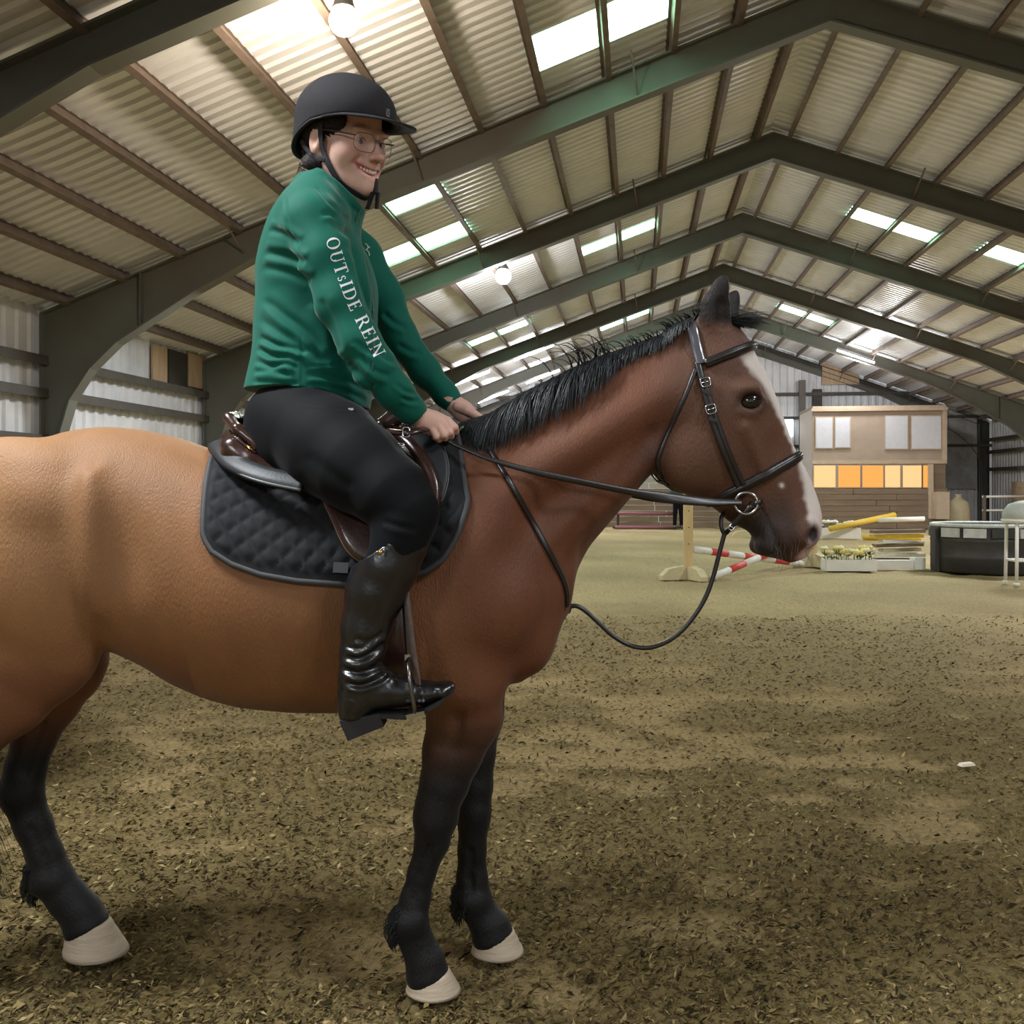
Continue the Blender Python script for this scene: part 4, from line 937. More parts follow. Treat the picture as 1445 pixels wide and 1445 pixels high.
# hem: cloth ends just below the hips, sloping to the front
x, y, z = jf.ax; hemz = np.interp((x*F/YM+722.5), [340, 424, 471, 513, 525], [CH-(552-HOR)*S0, CH-(553-HOR)*S0, CH-(561-HOR)*S0, CH-(577-HOR)*S0, CH-(577-HOR)*S0]).astype(np.float32)
mk_ = (hemz[:, None, None]-z[None, None, :])+np.zeros_like(jf.D); reg = (x < P(535, 0, YM).x)[:, None, None] & np.ones_like(jf.D, bool)
jf.D = np.where(reg, np.maximum(jf.D, mk_), jf.D)
jv, jq = jf.mesh(); jv, jq = keep_largest(jv, jq); del jf
CR = [([(403, 276), (404, 299), (411, 327), (420, 350), (430, 374)], 2.2, .004),
      ([(424, 345), (400, 330), (378, 324)], 5, .006), ([(433, 372), (405, 362), (372, 356)], 6, .007), ([(440, 398), (410, 385), (368, 377)], 6, .005),
      ([(372, 420), (400, 444), (430, 466), (458, 500)], 6, .007), ([(366, 447), (400, 474), (436, 494), (468, 512)], 6, .006), ([(450, 420), (470, 460), (478, 498)], 7, .006),
      ([(366, 474), (390, 486), (420, 494), (432, 500)], 4.5, .009), ([(364, 490), (384, 502), (410, 503), (424, 512)], 4, .009), ([(360, 508), (382, 516), (404, 512), (420, 520)], 4, .007), ([(357, 524), (384, 523), (412, 530)], 4, .005), ([(352, 538), (390, 541), (424, 541)], 3.5, .004),
      ([(425, 470), (426, 512), (425, 550)], 1.6, .0028), ([(429, 517), (460, 516), (484, 512), (496, 503)], 1.6, .004), ([(430, 528), (470, 532), (512, 548), (526, 560)], 4, .005), ([(430, 543), (480, 550), (518, 566)], 3.5, .004), ([(490, 512), (512, 530), (526, 548)], 5, .006),
      ([(494, 345), (503, 372), (510, 402), (520, 440)], 4, .006), ([(505, 326), (516, 360), (524, 420), (526, 480), (522, 545)], 1.8, .003), ([(470, 300), (480, 320), (500, 338)], 5, .005), ([(452, 300), (478, 305), (498, 318)], 4, .004),
      ([(530, 490), (545, 505), (562, 512)], 4, .005), ([(508, 500), (528, 522), (552, 532)], 4.5, .005), ([(558, 540), (572, 552), (588, 556)], 3, .005), ([(566, 560), (580, 566), (592, 566)], 3, .004), ([(500, 480), (515, 492), (535, 500)], 4, .004),
      ([(540, 440), (556, 455), (574, 462)], 4, .005), ([(560, 485), (580, 496), (596, 498)], 4, .004), ([(446, 262), (466, 288), (494, 312)], 2.5, .004), ([(462, 250), (488, 282), (512, 306)], 3, .003)]
jv = creases(jv, jq, CR, 2.75); jn = normals(jv, jq)
jv = jv+jn*((vnoise(jv[:, 0]+.4*jv[:, 1], jv[:, 2], 26, 31)-.5)*.003)[:, None]
M_JACK = mat('green_fleece', s2l(12, 92, 76), rough=.72, var=.07, scale=14, bump=.08, bscale=700, sheen=.15, spec=.18)
jacket = mk('jacket', jv, jq, M_JACK, rider, True, label='green long-sleeved riding jacket with white lettering'); jbvh = bvh_of(jv, jq)
# white serif lettering down the near sleeve
def g_rect(x0, y0, x1, y1): return [[(x0, y0), (x1, y0), (x1, y1), (x0, y1)]]
def g_line(a, b, w): return [[(a[0]-w/2, a[1]), (a[0]+w/2, a[1]), (b[0]+w/2, b[1]), (b[0]-w/2, b[1])]]
def g_arc(cx, cy, rx, ry, a0, a1, tk, tn, n=18):
    o = []
    for i in range(n):
        q = []
        for a in (a0+(a1-a0)*i/n, a0+(a1-a0)*(i+1)/n):
            a = math.radians(a); t = tn+(tk-tn)*abs(math.cos(a))**1.3; q.append(((cx+rx*math.cos(a), cy+ry*math.sin(a)), (cx+(rx-t)*math.cos(a), cy+(ry-min(t, tn*1.3))*math.sin(a))))
        o.append([q[0][0], q[1][0], q[1][1], q[0][1]])
    return o
TK, TN, SE = .15, .06, .05
def stem(x, y0=0, y1=1): return g_rect(x-TK/2, y0, x+TK/2, y1)+g_rect(x-.16, y0, x+.16, y0+SE)+g_rect(x-.16, y1-SE, x+.16, y1)
GL = {'O': (.86, g_arc(.43, .5, .40, .52, 0, 360, .15, .06, 28)),
      'U': (.84, g_rect(.12, .35, .12+TK, 1)+g_rect(.04, 1-SE, .36, 1)+g_rect(.66, .35, .66+TN+.01, 1)+g_rect(.56, 1-SE, .82, 1)+g_arc(.425, .36, .305, .38, 180, 360, .13, .06, 16)),
      'T': (.74, stem(.37)[:2]+g_rect(.02, 1-SE-.01, .72, 1)+g_rect(.02, .78, .02+.05, 1)+g_rect(.67, .78, .72, 1)),
      'S': (.58, g_arc(.29, .74, .22, .27, 20, 270, .12, .06, 16)+g_arc(.29, .25, .24, .27, -160, 90, .13, .06, 16)),
      'I': (.38, stem(.19)), 'D': (.86, stem(.2)+g_rect(.2, 0, .42, TN)+g_rect(.2, 1-TN, .42, 1)+g_arc(.40, .5, .42, .5, -90, 90, .15, .06, 20)),
      'E': (.66, stem(.2)+g_rect(.2, 0, .6, TN)+g_rect(.2, 1-TN, .58, 1)+g_rect(.2, .49, .48, .55)+g_rect(.55, 0, .61, .24)+g_rect(.53, .78, .58, 1)+g_rect(.44, .42, .49, .62)),
      'R': (.82, stem(.2)+g_rect(.2, 1-TN, .42, 1)+g_rect(.2, .46, .42, .46+TN)+g_arc(.40, .74, .26, .27, -90, 90, .14, .06, 14)+g_line((.44, .5), (.74, 0), .15)+g_rect(.66, 0, .84, SE)),
      'N': (.86, g_rect(.14, 0, .14+TN+.01, 1)+g_rect(.04, 0, .30, SE)+g_rect(.04, 1-SE, .2, 1)+g_rect(.70, 0, .70+TN+.01, 1)+g_rect(.58, 1-SE, .86, 1)+g_line((.17, 1), (.72, 0), .15))}
base = smoothpts([(459, 336), (467, 366), (478, 398), (490, 430), (503, 456), (520, 490), (530, 509)], 14)
cum = np.concatenate([[0], np.cumsum(np.hypot(*np.diff(base, axis=0).T))]); TXT = 'OUTSIDE REIN'; SZ = {'S': .62}
adv = [(.42 if ch == ' ' else GL[ch][0]*SZ.get(ch, 1)+.10) for ch in TXT]; sc_ = (cum[-1]-3)/sum(adv); HTX = 18.0
pos = 1.5; m = MB()
for ch, ad in zip(TXT, adv):
    if ch != ' ':
        z_ = SZ.get(ch, 1)
        for poly in GL[ch][1]:
            # split each quad into strips so that it follows the sleeve
            a, b, c_, d = [Vector(p) for p in poly]; nu = max(1, int(max((b-a).length, (c_-d).length)/.13)); nv = max(1, int(max((d-a).length, (c_-b).length)/.13)); G = []
            for i in range(nu+1):
                for j in range(nv+1):
                    u, v = i/nu, j/nv; q = (a*(1-u)+b*u)*(1-v)+(d*(1-u)+c_*u)*v
                    s_ = pos+q.x*z_*sc_; bx, by = np.interp(s_, cum, base[:, 0]), np.interp(s_, cum, base[:, 1]); k = min(len(base)-2, max(0, int(np.searchsorted(cum, s_))-1)); k0, k1 = max(0, k-6), min(len(base)-1, k+7)
                    t = Vector((base[k1][0]-base[k0][0], base[k1][1]-base[k0][1])).normalized(); up = Vector((t.y, -t.x))
                    p, nn = proj(bx+up.x*q.y*z_*HTX, by+up.y*q.y*z_*HTX, jbvh, .0013); G.append(p)
            m.add(G, [(i*(nv+1)+j, (i+1)*(nv+1)+j, (i+1)*(nv+1)+j+1, i*(nv+1)+j+1) for i in range(nu) for j in range(nv)])
    pos += ad*sc_
m.build('lettering', mat('white_print', s2l(225, 228, 228), rough=.6), jacket, label='white serif lettering down the sleeve')
m = MB()
for pl in ([(515, 344), (518, 346), (519, 350), (517, 352)], [(516, 352), (520, 356), (521, 361)], [(518, 347), (522, 350)]):
    pp = [proj(a, b, jbvh, .001)[0] for a, b in smoothpts(pl, 3)]; m.tube(pp, .0011, 5)
m.build('chest_emblem', MATS['white_print'], jacket)
zp = [(519, 303), (511, 318), (508, 331), (515, 356), (523, 400), (527, 450), (527, 500), (524, 550)]; mz, _, _ = strap(zp, jbvh, .006, .0012, -.0005); mz.build('zip', mat('dark_zip', s2l(14, 66, 56), rough=.5), jacket)
# thumb slit in the far cuff
m = MB(); pp = [proj(a, b, jbvh, .0012)[0] for a, b in ((626, 561), (632, 559.5), (639, 561), (644, 566), (637, 567), (631, 566))]; m.add(pp, [(0, 1, 5), (1, 2, 4, 5), (2, 3, 4)]); m.build('thumb_slit', mat('wrist_skin', s2l(206, 164, 148), rough=.5), jacket)
# ---- breeches
qf = Field((-.74, 2.02, .95), (-.08, 2.98, 1.50), .0055)
qf.ell(P(436, 590, YM), (.150, .180, .105), None, .03)
for s in (-1, 1):
    Yt = lambda d: YM+s*d
    qf.ell(P(408, 612, Yt(.085)), (.105, .098, .115), None, .04); 
    qf.chain(pch([(440, 615, Yt(.12), .118), (470, 634, Yt(.185), .112), (505, 659, Yt(.245), .100), (553, 697, Yt(.30), .079), (577, 724, Yt(.318), .0605), (566, 755, Yt(.325), .056), (552, 790, Yt(.33), .055)]), .03)
x, y, z = qf.ax; qf.D = np.maximum(qf.D, z[None, None, :]-float(CH-(545-HOR)*S0)+np.zeros_like(qf.D))
qv, qq = qf.mesh(); qv, qq = keep_largest(qv, qq); del qf
qv = creases(qv, qq, [([(412, 573), (450, 575), (496, 578)], 1.3, .0025), ([(515, 580), (540, 604), (570, 640)], 4, .002), ([(540, 735), (560, 742), (590, 748)], 4, .003), ([(430, 640), (470, 670), (500, 690)], 8, .003)], 2.5)
M_BREE = mat('black_breeches', s2l(9, 11, 14), rough=.75, var=.12, scale=20, bump=.05, bscale=900, sheen=.05, spec=.14)
bree = mk('breeches', qv, qq, M_BREE, rider, True, label='close-fitting black breeches')
m = MB(); p, nn = proj(495, 578, bvh_of(qv, qq), .001); m.box(p, (.012, .004, .005)); m.build('zip_pull', mat('steel', s2l(190, 190, 192), rough=.2, metal=1.0), bree)
# ---- boots
M_BOOT = mat('black_boot_leather', s2l(20, 20, 22), rough=.3, var=.25, scale=18, bump=.10, bscale=120, spec=.6, coat=.15)
M_SOLE = mat('boot_sole', s2l(26, 25, 25), rough=.7)
def boot(s):
    Yc = YM+s*.318; fd = Field((-.50, Yc-.11, .62), (-.08, Yc+.11, 1.22), .0038)
    C = lambda rows, k: fd.chain([(*P(a[0], a[1], 2.182), a[2], a[3] if len(a) > 3 else 1) for a in rows], k) if s < 0 else fd.chain([(*(P(a[0], a[1], 2.182)+Vector((0, Yc-2.182, 0))), a[2], a[3] if len(a) > 3 else 1) for a in rows], k)
    C([(572, 735, .062), (562, 762, .0665), (545, 798, .0700), (530, 835, .0655), (517, 885, .0545), (511, 922, .0475), (509, 955, .0475), (505, 985, .0430), (500, 1003, .036)], .012)
    C([(512, 975, .043), (540, 973, .041, .95), (566, 975, .033, 1.05), (600, 977, .0245, 1.5), (626, 974, .0175, 2.0), (635, 969, .012, 2.0)], .012)
    def pl(px, py, n): 
        p = P(px, py, 2.182); halfspace(fd, p, n)
    pl(566, 757, (-.52, 0, .85))
    x, y, z = fd.ax; bx = x*F/2.182+722.5; zb = np.interp(bx, [470, 545, 575, 620, 650], [CH-(a-HOR)*2.182/F for a in (1018, 1006, 1004, 986, 968)]).astype(np.float32)
    fd.D = np.maximum(fd.D, zb[:, None, None]-z[None, None, :])
    v, q = fd.mesh(); v, q = keep_largest(v, q)
    if s < 0: v = creases(v, q, [([(482, 925), (505, 930), (530, 918), (541, 905)], 4, .006), ([(481, 942), (505, 950), (530, 942), (543, 930)], 4, .007), ([(484, 962), (508, 968), (535, 958), (548, 948)], 3.5, .006), ([(500, 900), (520, 905), (545, 890)], 4, .004), ([(486, 910), (505, 915), (522, 908)], 3.5, .004), ([(480, 985), (500, 988), (515, 1005)], 1.3, .003), ([(548, 748), (545, 765), (538, 787)], 1.6, .002), ([(556, 948), (575, 960), (600, 968)], 2, .003), ([(590, 966), (594, 980), (592, 996)], 1.5, .0025), ([(520, 740), (552, 745), (585, 762), (597, 776)], 1.5, -.002)], 2.5)
    o = mk('boot', v, q, M_BOOT, rider, True, label='tall black leather riding boot')
    dy = Vector((0, (YM+s*.318)-2.182, 0)); m = MB()
    A = [P(a, b, 2.182)+dy for a, b in ((482, 1014), (494, 1041), (544, 1021), (537, 1003))]; w = .030; m.add([a+Vector((0, t*w, 0)) for t in (-1, 1) for a in A], [(0, 1, 2, 3), (7, 6, 5, 4)]+[(k, k+4, (k+1) % 4+4, (k+1) % 4) for k in range(4)]); m.build('heel', M_SOLE, o)
    m = MB(); S_ = [(537, 1006), (575, 1007), (600, 999), (622, 987), (642, 970)]; vs = []
    for i, (a, b) in enumerate(S_):
        c = P(a, b, 2.182)+dy; w = (.028, .034, .038, .036, .018)[i]; vs += [c+Vector((0, -w, .004)), c+Vector((0, w, .004)), c+Vector((0, w, -.006)), c+Vector((0, -w, -.006))]
    m.add(vs, [(i*4+k, i*4+4+k, i*4+4+(k+1) % 4, i*4+(k+1) % 4) for i in range(4) for k in range(4)]+[(3, 2, 1, 0), (16, 17, 18, 19)]); m.build('sole', M_SOLE, o)
    if s < 0:
        B = bvh_of(v, q); mt, _, _ = strap([(548, 754), (545, 768), (540, 784)], B, .015, .003, .0); mt.build('boot_tab', M_BOOT, o); p, nn = proj(537.5, 780.5, B, .004)
        m = MB(); m.lathe([(.0055, -.001), (.0055, .001), (.003, .0025)], p, 12, (Vector((1, 0, 0)), Vector((0, 0, 1)), nn)); m.build('snap_stud', mat('brass', s2l(200, 160, 80), rough=.25, metal=1.0), o, True, label='brass snap stud')
    return o
boot(-1); boot(1)
# ================================================================ TACK
def mir(p): return Vector((p[0], 2*YM-p[1], p[2]))
class MBm(MB):
    """builder that can append its own mirror image across the horse's mid-plane"""
    def mirror(s):
        n = len(s.v); v = [tuple(mir(p)) for p in s.v]; f = [tuple(reversed([i+n for i in q])) for q in s.f]; s.v += v; s.f += f; return s
def mirrored(mb): m = MB(); m.v = [tuple(mir(p)) for p in mb.v]; m.f = [tuple(reversed(q)) for q in mb.f]; return m
M_BLK = mat('black_bridle_leather', s2l(30, 25, 24), rough=.38, var=.25, scale=30, bump=.1, bscale=300, spec=.55, coat=.1)
M_BRN = mat('brown_saddle_leather', s2l(54, 32, 27), rough=.26, var=.22, scale=14, bump=.08, bscale=200, spec=.6, coat=.35)
M_BLK2 = mat('black_saddle_leather', s2l(28, 31, 36), rough=.52, var=.2, scale=14, bump=.08, bscale=200, spec=.55)
M_PAD = mat('black_quilted_cotton', s2l(26, 27, 30), rough=.8, var=.15, scale=25, bump=.12, bscale=700, sheen=.25, spec=.25)
M_BIND = mat('grey_binding', s2l(62, 62, 64), rough=.7, bump=.15, bscale=500)
M_MET = mat('steel', s2l(190, 190, 192), rough=.2, metal=1.0)
M_BRASS = mat('brass', s2l(200, 160, 80), rough=.25, metal=1.0)
# ---- quilted pad
pad = thing('saddle_pad', 'black diamond-quilted saddle pad with grey binding under the brown saddle', 'saddle pad', P(460, 640, YM))
yb = [(280, 742), (288, 762), (300, 779), (330, 797), (370, 811), (420, 820), (490, 825), (560, 820), (600, 808), (625, 790), (645, 757), (657, 722), (664, 690)]
NA, NSS = 150, 130; cz_ = 1.02; gridp = np.zeros((NA, NSS, 3)); gridn = np.zeros((NA, NSS, 3))
xlT, xlB, xrT, xrB = P(306, 633, 2.5).x, P(284, 745, 2.245).x, P(636, 615, 2.5).x, P(661, 690, 2.29).x
def hit_axis(x, th, off=0.0):
    c = Vector((x, YM, cz_)); d = Vector((0, -math.cos(th), math.sin(th))); h = hbvh.ray_cast(c+d*.7, -d)
    if h[0] is None: h = hbvh.find_nearest(c+d*.3)
    n = h[1] if h[1].dot(d) > 0 else -h[1]
    return h[0]+n*off, n
for i in range(NA):
    a = i/(NA-1); xm = xlB*(1-a)+xrB*a; col = xm*F/2.25+722.5; q, _ = proj(col, float(np.interp(col, *zip(*yb))), hbvh); th0 = math.atan2(q.z-cz_, YM-q.y)
    for j in range(NSS):
        s_ = 2*j/(NSS-1)-1; t = abs(s_); e = t**.8
        x = (xlT*(1-e)+xlB*e)*(1-a)+(xrT*(1-e)+xrB*e)*a
        ang = math.pi/2+(th0-math.pi/2)*t
        p, n = hit_axis(x, ang)
        if s_ > 0: p = mir(p); n = Vector((n.x, -n.y, n.z))
        gridp[i, j] = p; gridn[i, j] = n
arc = np.concatenate([np.zeros((NA, 1)), np.cumsum(np.linalg.norm(np.diff(gridp, axis=1), axis=2), 1)], 1); arc = arc-arc[:, [NSS//2]]
gxx = gridp[:, :, 0]; sp = .040
qa, qb = np.abs(np.sin(math.pi*(gxx+np.abs(arc)*.9)/sp/1.3)), np.abs(np.sin(math.pi*(gxx-np.abs(arc)*.9)/sp/1.3))
edge = np.minimum.outer(np.minimum(np.arange(NA), np.arange(NA)[::-1]), np.minimum(np.arange(NSS), np.arange(NSS)[::-1]))
quilt = np.minimum(qa, qb)**.5*.0085*np.clip((edge-2)/3, 0, 1)
outer = gridp+gridn*(.013+quilt)[:, :, None]; inner = gridp+gridn*.001
V_ = np.concatenate([outer.reshape(-1, 3), inner.reshape(-1, 3)]); I = (np.arange(NA-1)[:, None]*NSS+np.arange(NSS-1)[None]).ravel(); n0 = NA*NSS
Fq = np.stack([I, I+1, I+NSS+1, I+NSS], 1); per = [i*NSS for i in range(NA)]+[(NA-1)*NSS+j for j in range(1, NSS)]+[i*NSS+NSS-1 for i in range(NA-2, -1, -1)]+[j for j in range(NSS-2, 0, -1)]
rim = np.array([(per[k], per[k-1], per[k-1]+n0, per[k]+n0) for k in range(len(per))])
mk('quilted_cloth', V_, np.concatenate([Fq[:, ::-1], Fq+n0, rim]), M_PAD, pad, True)
m = MB(); m.tube([Vector(gridp.reshape(-1, 3)[k])+Vector(gridn.reshape(-1, 3)[k])*.008 for k in per[::2]], .0075, 6, closed=True); m.build('binding', M_BIND, pad, True)
p_, n_ = proj(481, 803, hbvh, .016); mt = MB(); mt.box(p_+n_*.008, (.034, .003, .024), (Vector((1, 0, -.04)).normalized(), n_, Vector((1, 0, -.04)).normalized().cross(n_))); mt.build('label_patch', mat('dark_patch', s2l(52, 52, 56), rough=.6), pad)
# ---- saddle
sad = thing('saddle', 'brown leather english saddle with buckled cantle and black panel under the rider', 'saddle', P(455, 650, YM))
sf = Field((-.74, 2.16, 1.16), (-.24, 2.84, 1.46), .004)
pxloft(sf, (330, 640), (1, 0), [(333, 612), (345, 616), (370, 634), (400, 650), (450, 656), (500, 644), (540, 612), (556, 590), (566, 588), (578, 604)], [(333, 640), (345, 652), (365, 664), (400, 676), (450, 684), (520, 676), (556, 650), (578, 632)], [(330, .06), (345, .125), (375, .150), (430, .155), (490, .135), (540, .10), (565, .07), (580, .045)], 2.4, 0, step=5)
for s in (-1, 1):
    sf.chain([(*(P(x, y, YM)+Vector((0, s*d, 0))), r) for x, y, d, r in ((420, 650, .150, .010), (385, 632, .150, .011), (356, 610, .138, .012), (338, 594, .095, .0135), (331, 589, .0, .0145))], .008)
    sf.chain([(*(P(x, y, YM)+Vector((0, s*d, 0))), r) for x, y, d, r in ((410, 668, .150, .022), (375, 655, .148, .026), (350, 637, .130, .030), (340, 625, .07, .030), (338, 622, .0, .030))], .008)
    sf.chain([(*(P(x, y, YM)+Vector((0, s*d, 0))), r) for x, y, d, r in ((545, 604, .10, .016), (562, 588, .055, .020), (566, 584, .0, .020))], .01)
sv, sq = sf.mesh(); sv, sq = keep_largest(sv, sq); del sf
mk('seat', sv, sq, M_BRN, sad, True); sbv = bvh_of(sv, sq)
def plate(px, off, th, bv_=None, K=9, per=8, mk_edge=False):
    pl = smoothpts(px+[px[0]], per)[:-1]; c = pl.mean(0); n = len(pl); m = MB(); top = []; bot = []
    for k in range(K+1):
        for (x, y) in pl:
            x1, y1 = c+(np.array((x, y))-c)*(k/K if k else .02); p, nn = proj(x1, y1, bv_ or hbvh); e = th*(1 if k < K else .6); top.append(p+nn*(off+e)); bot.append(p+nn*off)
    N = len(top); fs = []
    for k in range(K):
        for i in range(n):
            a, b, c_, d = k*n+i, k*n+(i+1) % n, (k+1)*n+(i+1) % n, (k+1)*n+i; fs += [(a, d, c_, b), (N+a, N+b, N+c_, N+d)]
    fs += [(K*n+i, N+K*n+i, N+K*n+(i+1) % n, K*n+(i+1) % n) for i in range(n)]+[tuple(range(n)), tuple(N+i for i in range(n-1, -1, -1))]
    m.add(top+bot, fs); rim_ = [(top[K*n+i]+bot[K*n+i])/2 for i in range(n)]
    return m, rim_
def both(m, name, mt, parent, smooth=True):
    o = m.build(name, mt, parent, smooth); mirrored(m).build(name, mt, parent, smooth); return o
m, rr = plate([(447, 690), (468, 736), (493, 783), (530, 801), (568, 797), (596, 772), (616, 740), (623, 706), (619, 680), (599, 653), (571, 628), (530, 622), (480, 645)], .021, .007); fl = both(m, 'flap', M_BRN, sad)
m = MB(); m.tube(rr, .0022, 5, closed=True); m.build('flap_piping', mat('tan_stitching', s2l(120, 92, 72), rough=.5), fl, True)
m, rr = plate([(574, 603), (600, 606), (621, 626), (632, 655), (633, 688), (625, 712), (612, 690), (596, 655), (576, 628)], .0205, .006); fp = both(m, 'front_panel', M_BLK2, sad)
m = MB(); m.tube(rr, .0018, 5, closed=True); m.build('panel_piping', mat('pale_piping', s2l(96, 100, 100), rough=.4), fp, True)
kb_ = [(560, 622), (582, 638), (601, 662), (613, 690), (615, 716), (608, 744), (598, 768)]; mt, _, _ = strap(kb_, hbvh, .030, .014, .027); both(mt, 'knee_roll', M_BRN, sad)
gp = [(430, 684, 2.262), (385, 675, 2.275), (352, 665, 2.30), (328, 652, 2.34), (314, 637, 2.40), (308, 628, 2.47)]; A = [P(*g) for g in gp]; A = [Vector(p) for p in smoothpts(A+[mir(p) for p in reversed(A)], 6)]
m = MB(); m.ribbon(A, [Vector((-.25, (p.y-YM)*3.2, .75)).normalized() for p in A], .052, .010); sk_ = m.build('rear_panel', M_BLK2, sad, True)
m = MB(); m.tube([p+Vector((-.004, (p.y-YM)*.11, -.012)) for p in A], .0035, 6); m.build('panel_piping', mat('pale_piping', s2l(120, 128, 134), rough=.35), sk_, True)
mt, a_, n_2 = strap([(335, 618), (350, 632), (368, 642), (398, 655)], sbv, .011, .003, .001); cs = both(mt, 'cantle_strap', M_BRN, sad)
def buckle(c, n, up, w, h, r, parent, name='buckle', mt_=None):
    n = n.normalized(); up = (up-n*up.dot(n)).normalized(); v = up.cross(n); m = MB(); m.tube([c+v*w*math.copysign(abs(math.cos(t))**.5, math.cos(t))+up*h*math.copysign(abs(math.sin(t))**.5, math.sin(t)) for t in np.linspace(0, 2*math.pi, 17)[:-1]], r, 6, closed=True); m.tube([c-v*w, c+v*w], r*.8, 5); return m.build(name, mt_ or M_MET, parent, True)
p, n = proj(354, 634, sbv, .006); buckle(p, n, Vector((0, 0, 1)), .008, .011, .0016, cs, mt_=M_BRASS)
p, n = proj(399, 656, sbv, .004); m = MB(); m.tube([p+Vector((.010*math.cos(t), -.002, .010*math.sin(t))) for t in np.linspace(0, 2*math.pi, 15)[:-1]], .0018, 6, closed=True); m.build('d_ring', M_MET, sad, True)
A = [P(a, b, c) for a, b, c in ((546, 608, 2.36), (562, 611, 2.315), (580, 610, 2.30), (600, 606, 2.33), (612, 606, 2.39))]; A = [Vector(q) for q in smoothpts(A, 5)]; m = MB(); m.ribbon(A, [Vector((0, -.8, .5))]*len(A), .017, .004); gs = m.build('grab_strap', M_BRN, sad, True)
buckle(P(573, 610, 2.297), Vector((0, -1, .3)), Vector((0, 0, 1)), .008, .012, .0022, gs); buckle(P(566, 629, 2.29), Vector((0, -1, .3)), Vector((0, 0, 1)), .006, .006, .0018, gs, 'rivet')
# girth
ring = []; nr = []
for t in np.linspace(math.radians(-8), math.radians(-172), 46):
    x = P(552, 900, 2.27).x; c = Vector((x, YM, 1.0)); d = Vector((0, -math.cos(t), math.sin(t))); h = hbvh.ray_cast(c+d*.7, -d)
    ring.append(h[0]+d*.004); nr.append(d)
m = MB(); m.ribbon(ring, nr, .075, .006); m.build('girth', M_BRN, sad, True)
# stirrups, both sides
for s in (-1, 1):
    Ys = 2.178 if s < 0 else 2*YM-2.178
    off = Vector((0, Ys-2.178, 0)); S_ = lambda a, b, y=2.178: P(a, b, y)+off
    A = [S_(566, 800, 2.195), S_(571, 850, 2.182), S_(576, 925, 2.178)]; m = MB(); m.ribbon(A, [Vector((-1, -.35, 0))]*3, .024, .004); m.build('stirrup_leather', M_BLK, sad)
    A = [S_(570, 805, 2.19), S_(575, 852, 2.172), S_(583, 915, 2.168), S_(591, 968, 2.166)]; m = MB(); m.ribbon(A, [Vector((-.5, -1, 0))]*4, .014, .004); m.build('leather_end', mat('worn_strap', s2l(96, 82, 78), rough=.5, var=.3, scale=90), sad)
    top_ = S_(577, 926); br = []
    for t in np.linspace(-1, 1, 17):
        a = abs(t); px_ = 577+13*a**1.5; py_ = 926+72*a**1.6; y_ = .060*math.copysign(min(1, a*1.9)**.6, t) if t else 0
        br.append(S_(px_, py_)+Vector((0, y_, 0)))
    m = MB(); m.tube(br, .0048, 8); ir = m.build('stirrup_iron', mat('dark_steel', s2l(120, 118, 116), rough=.25, metal=1.0), sad, True)
    m = MB(); m.box(S_(590, 1000), (.040, .128, .010), (Vector((.97, 0, .22)), Vector((0, 1, 0)), Vector((-.22, 0, .97)))); m.build('tread', M_MET, ir)
    m = MB(); m.box(S_(576, 926), (.012, .032, .012)); m.build('eye_bar', M_MET, ir)
# ---- bridle
bri = thing('bridle', 'dark brown leather bridle with ring bit and reins on the horse head', 'bridle', P(1030, 600, YM))
Uh_ = Vector((125, 0, -305)).normalized()
def headring(c, d, a0, a1, n, off):
    """strap line round the head: section plane holds d and the sideways axis"""
    d = Vector(d).normalized(); pts = []; nn = []
    for t in np.linspace(a0, a1, n):
        v = d*math.cos(t)+Vector((0, -1, 0))*math.sin(t); h = hbvh.ray_cast(Vector(c)+v*.5, -v)
        if h[0] is None: continue
        q = h[1] if h[1].dot(v) > 0 else -h[1]; pts.append(h[0]+q*off); nn.append((q+v).normalized())
    k = len(pts); loop = abs(a1-a0) > 6
    for _ in range(4): pts = [(pts[i-1 if (i or loop) else 0]+pts[i]*2+pts[(i+1) % k if (i < k-1 or loop) else i])/4 for i in range(k)]
    return pts, nn
def pv(a, b): return Vector((b[0]-a[0], 0, -(b[1]-a[1])))
ca, cb = (1048, 682), (1128, 641); c = P((ca[0]+cb[0])/2, (ca[1]+cb[1])/2, YM); A, N_ = headring(c, pv(ca, cb), 0, 2*math.pi, 64, .004); m = MB(); m.ribbon(A, N_, .026, .005); nb_ = m.build('noseband', M_BLK, bri, True)
A2 = [a+n*.005 for a, n in zip(A, N_)]; m = MB(); m.ribbon(A2, N_, .011, .003); m.build('raised_padding', M_BLK, nb_, True)
ca, cb = (983, 521), (1061, 489); c = P(1022, 505, YM); A, N_ = headring(c, pv(ca, cb), -2.35, 2.35, 40, .005); m = MB(); m.ribbon(A, N_, .024, .005); bb_ = m.build('browband', M_BLK, bri, True)
A2 = [a+n*.006 for a, n in zip(A, N_)]; m = MB(); m.ribbon(A2, N_, .010, .003); m.build('raised_padding', M_BLK, bb_, True)
c = P(981, 522, YM); A, N_ = headring(c, Vector((-.16, 0, .98)), -1.6, 1.6, 40, .006); m = MB(); m.ribbon(A, N_, .027, .004); m.build('headpiece', mat('shiny_head_strap', s2l(78, 78, 84), rough=.22, spec=.9, coat=.6), bri, True)  # grey-blue shine of the strap is put into its base colour
def pair(px, name, w, th, off, mt=M_BLK, parent=bri):
    m, a, n = strap(px, hbvh, w, th, off); both(m, name, mt, parent); return a, n
pair([(984, 512), (990, 536), (997, 565), (1008, 602), (1022, 640), (1036, 672), (1048, 700)], 'cheekpiece', .017, .004, .004)
pair([(992, 535), (1003, 570), (1017, 612), (1032, 650), (1049, 684)], 'noseband_hanger', .013, .004, .006)
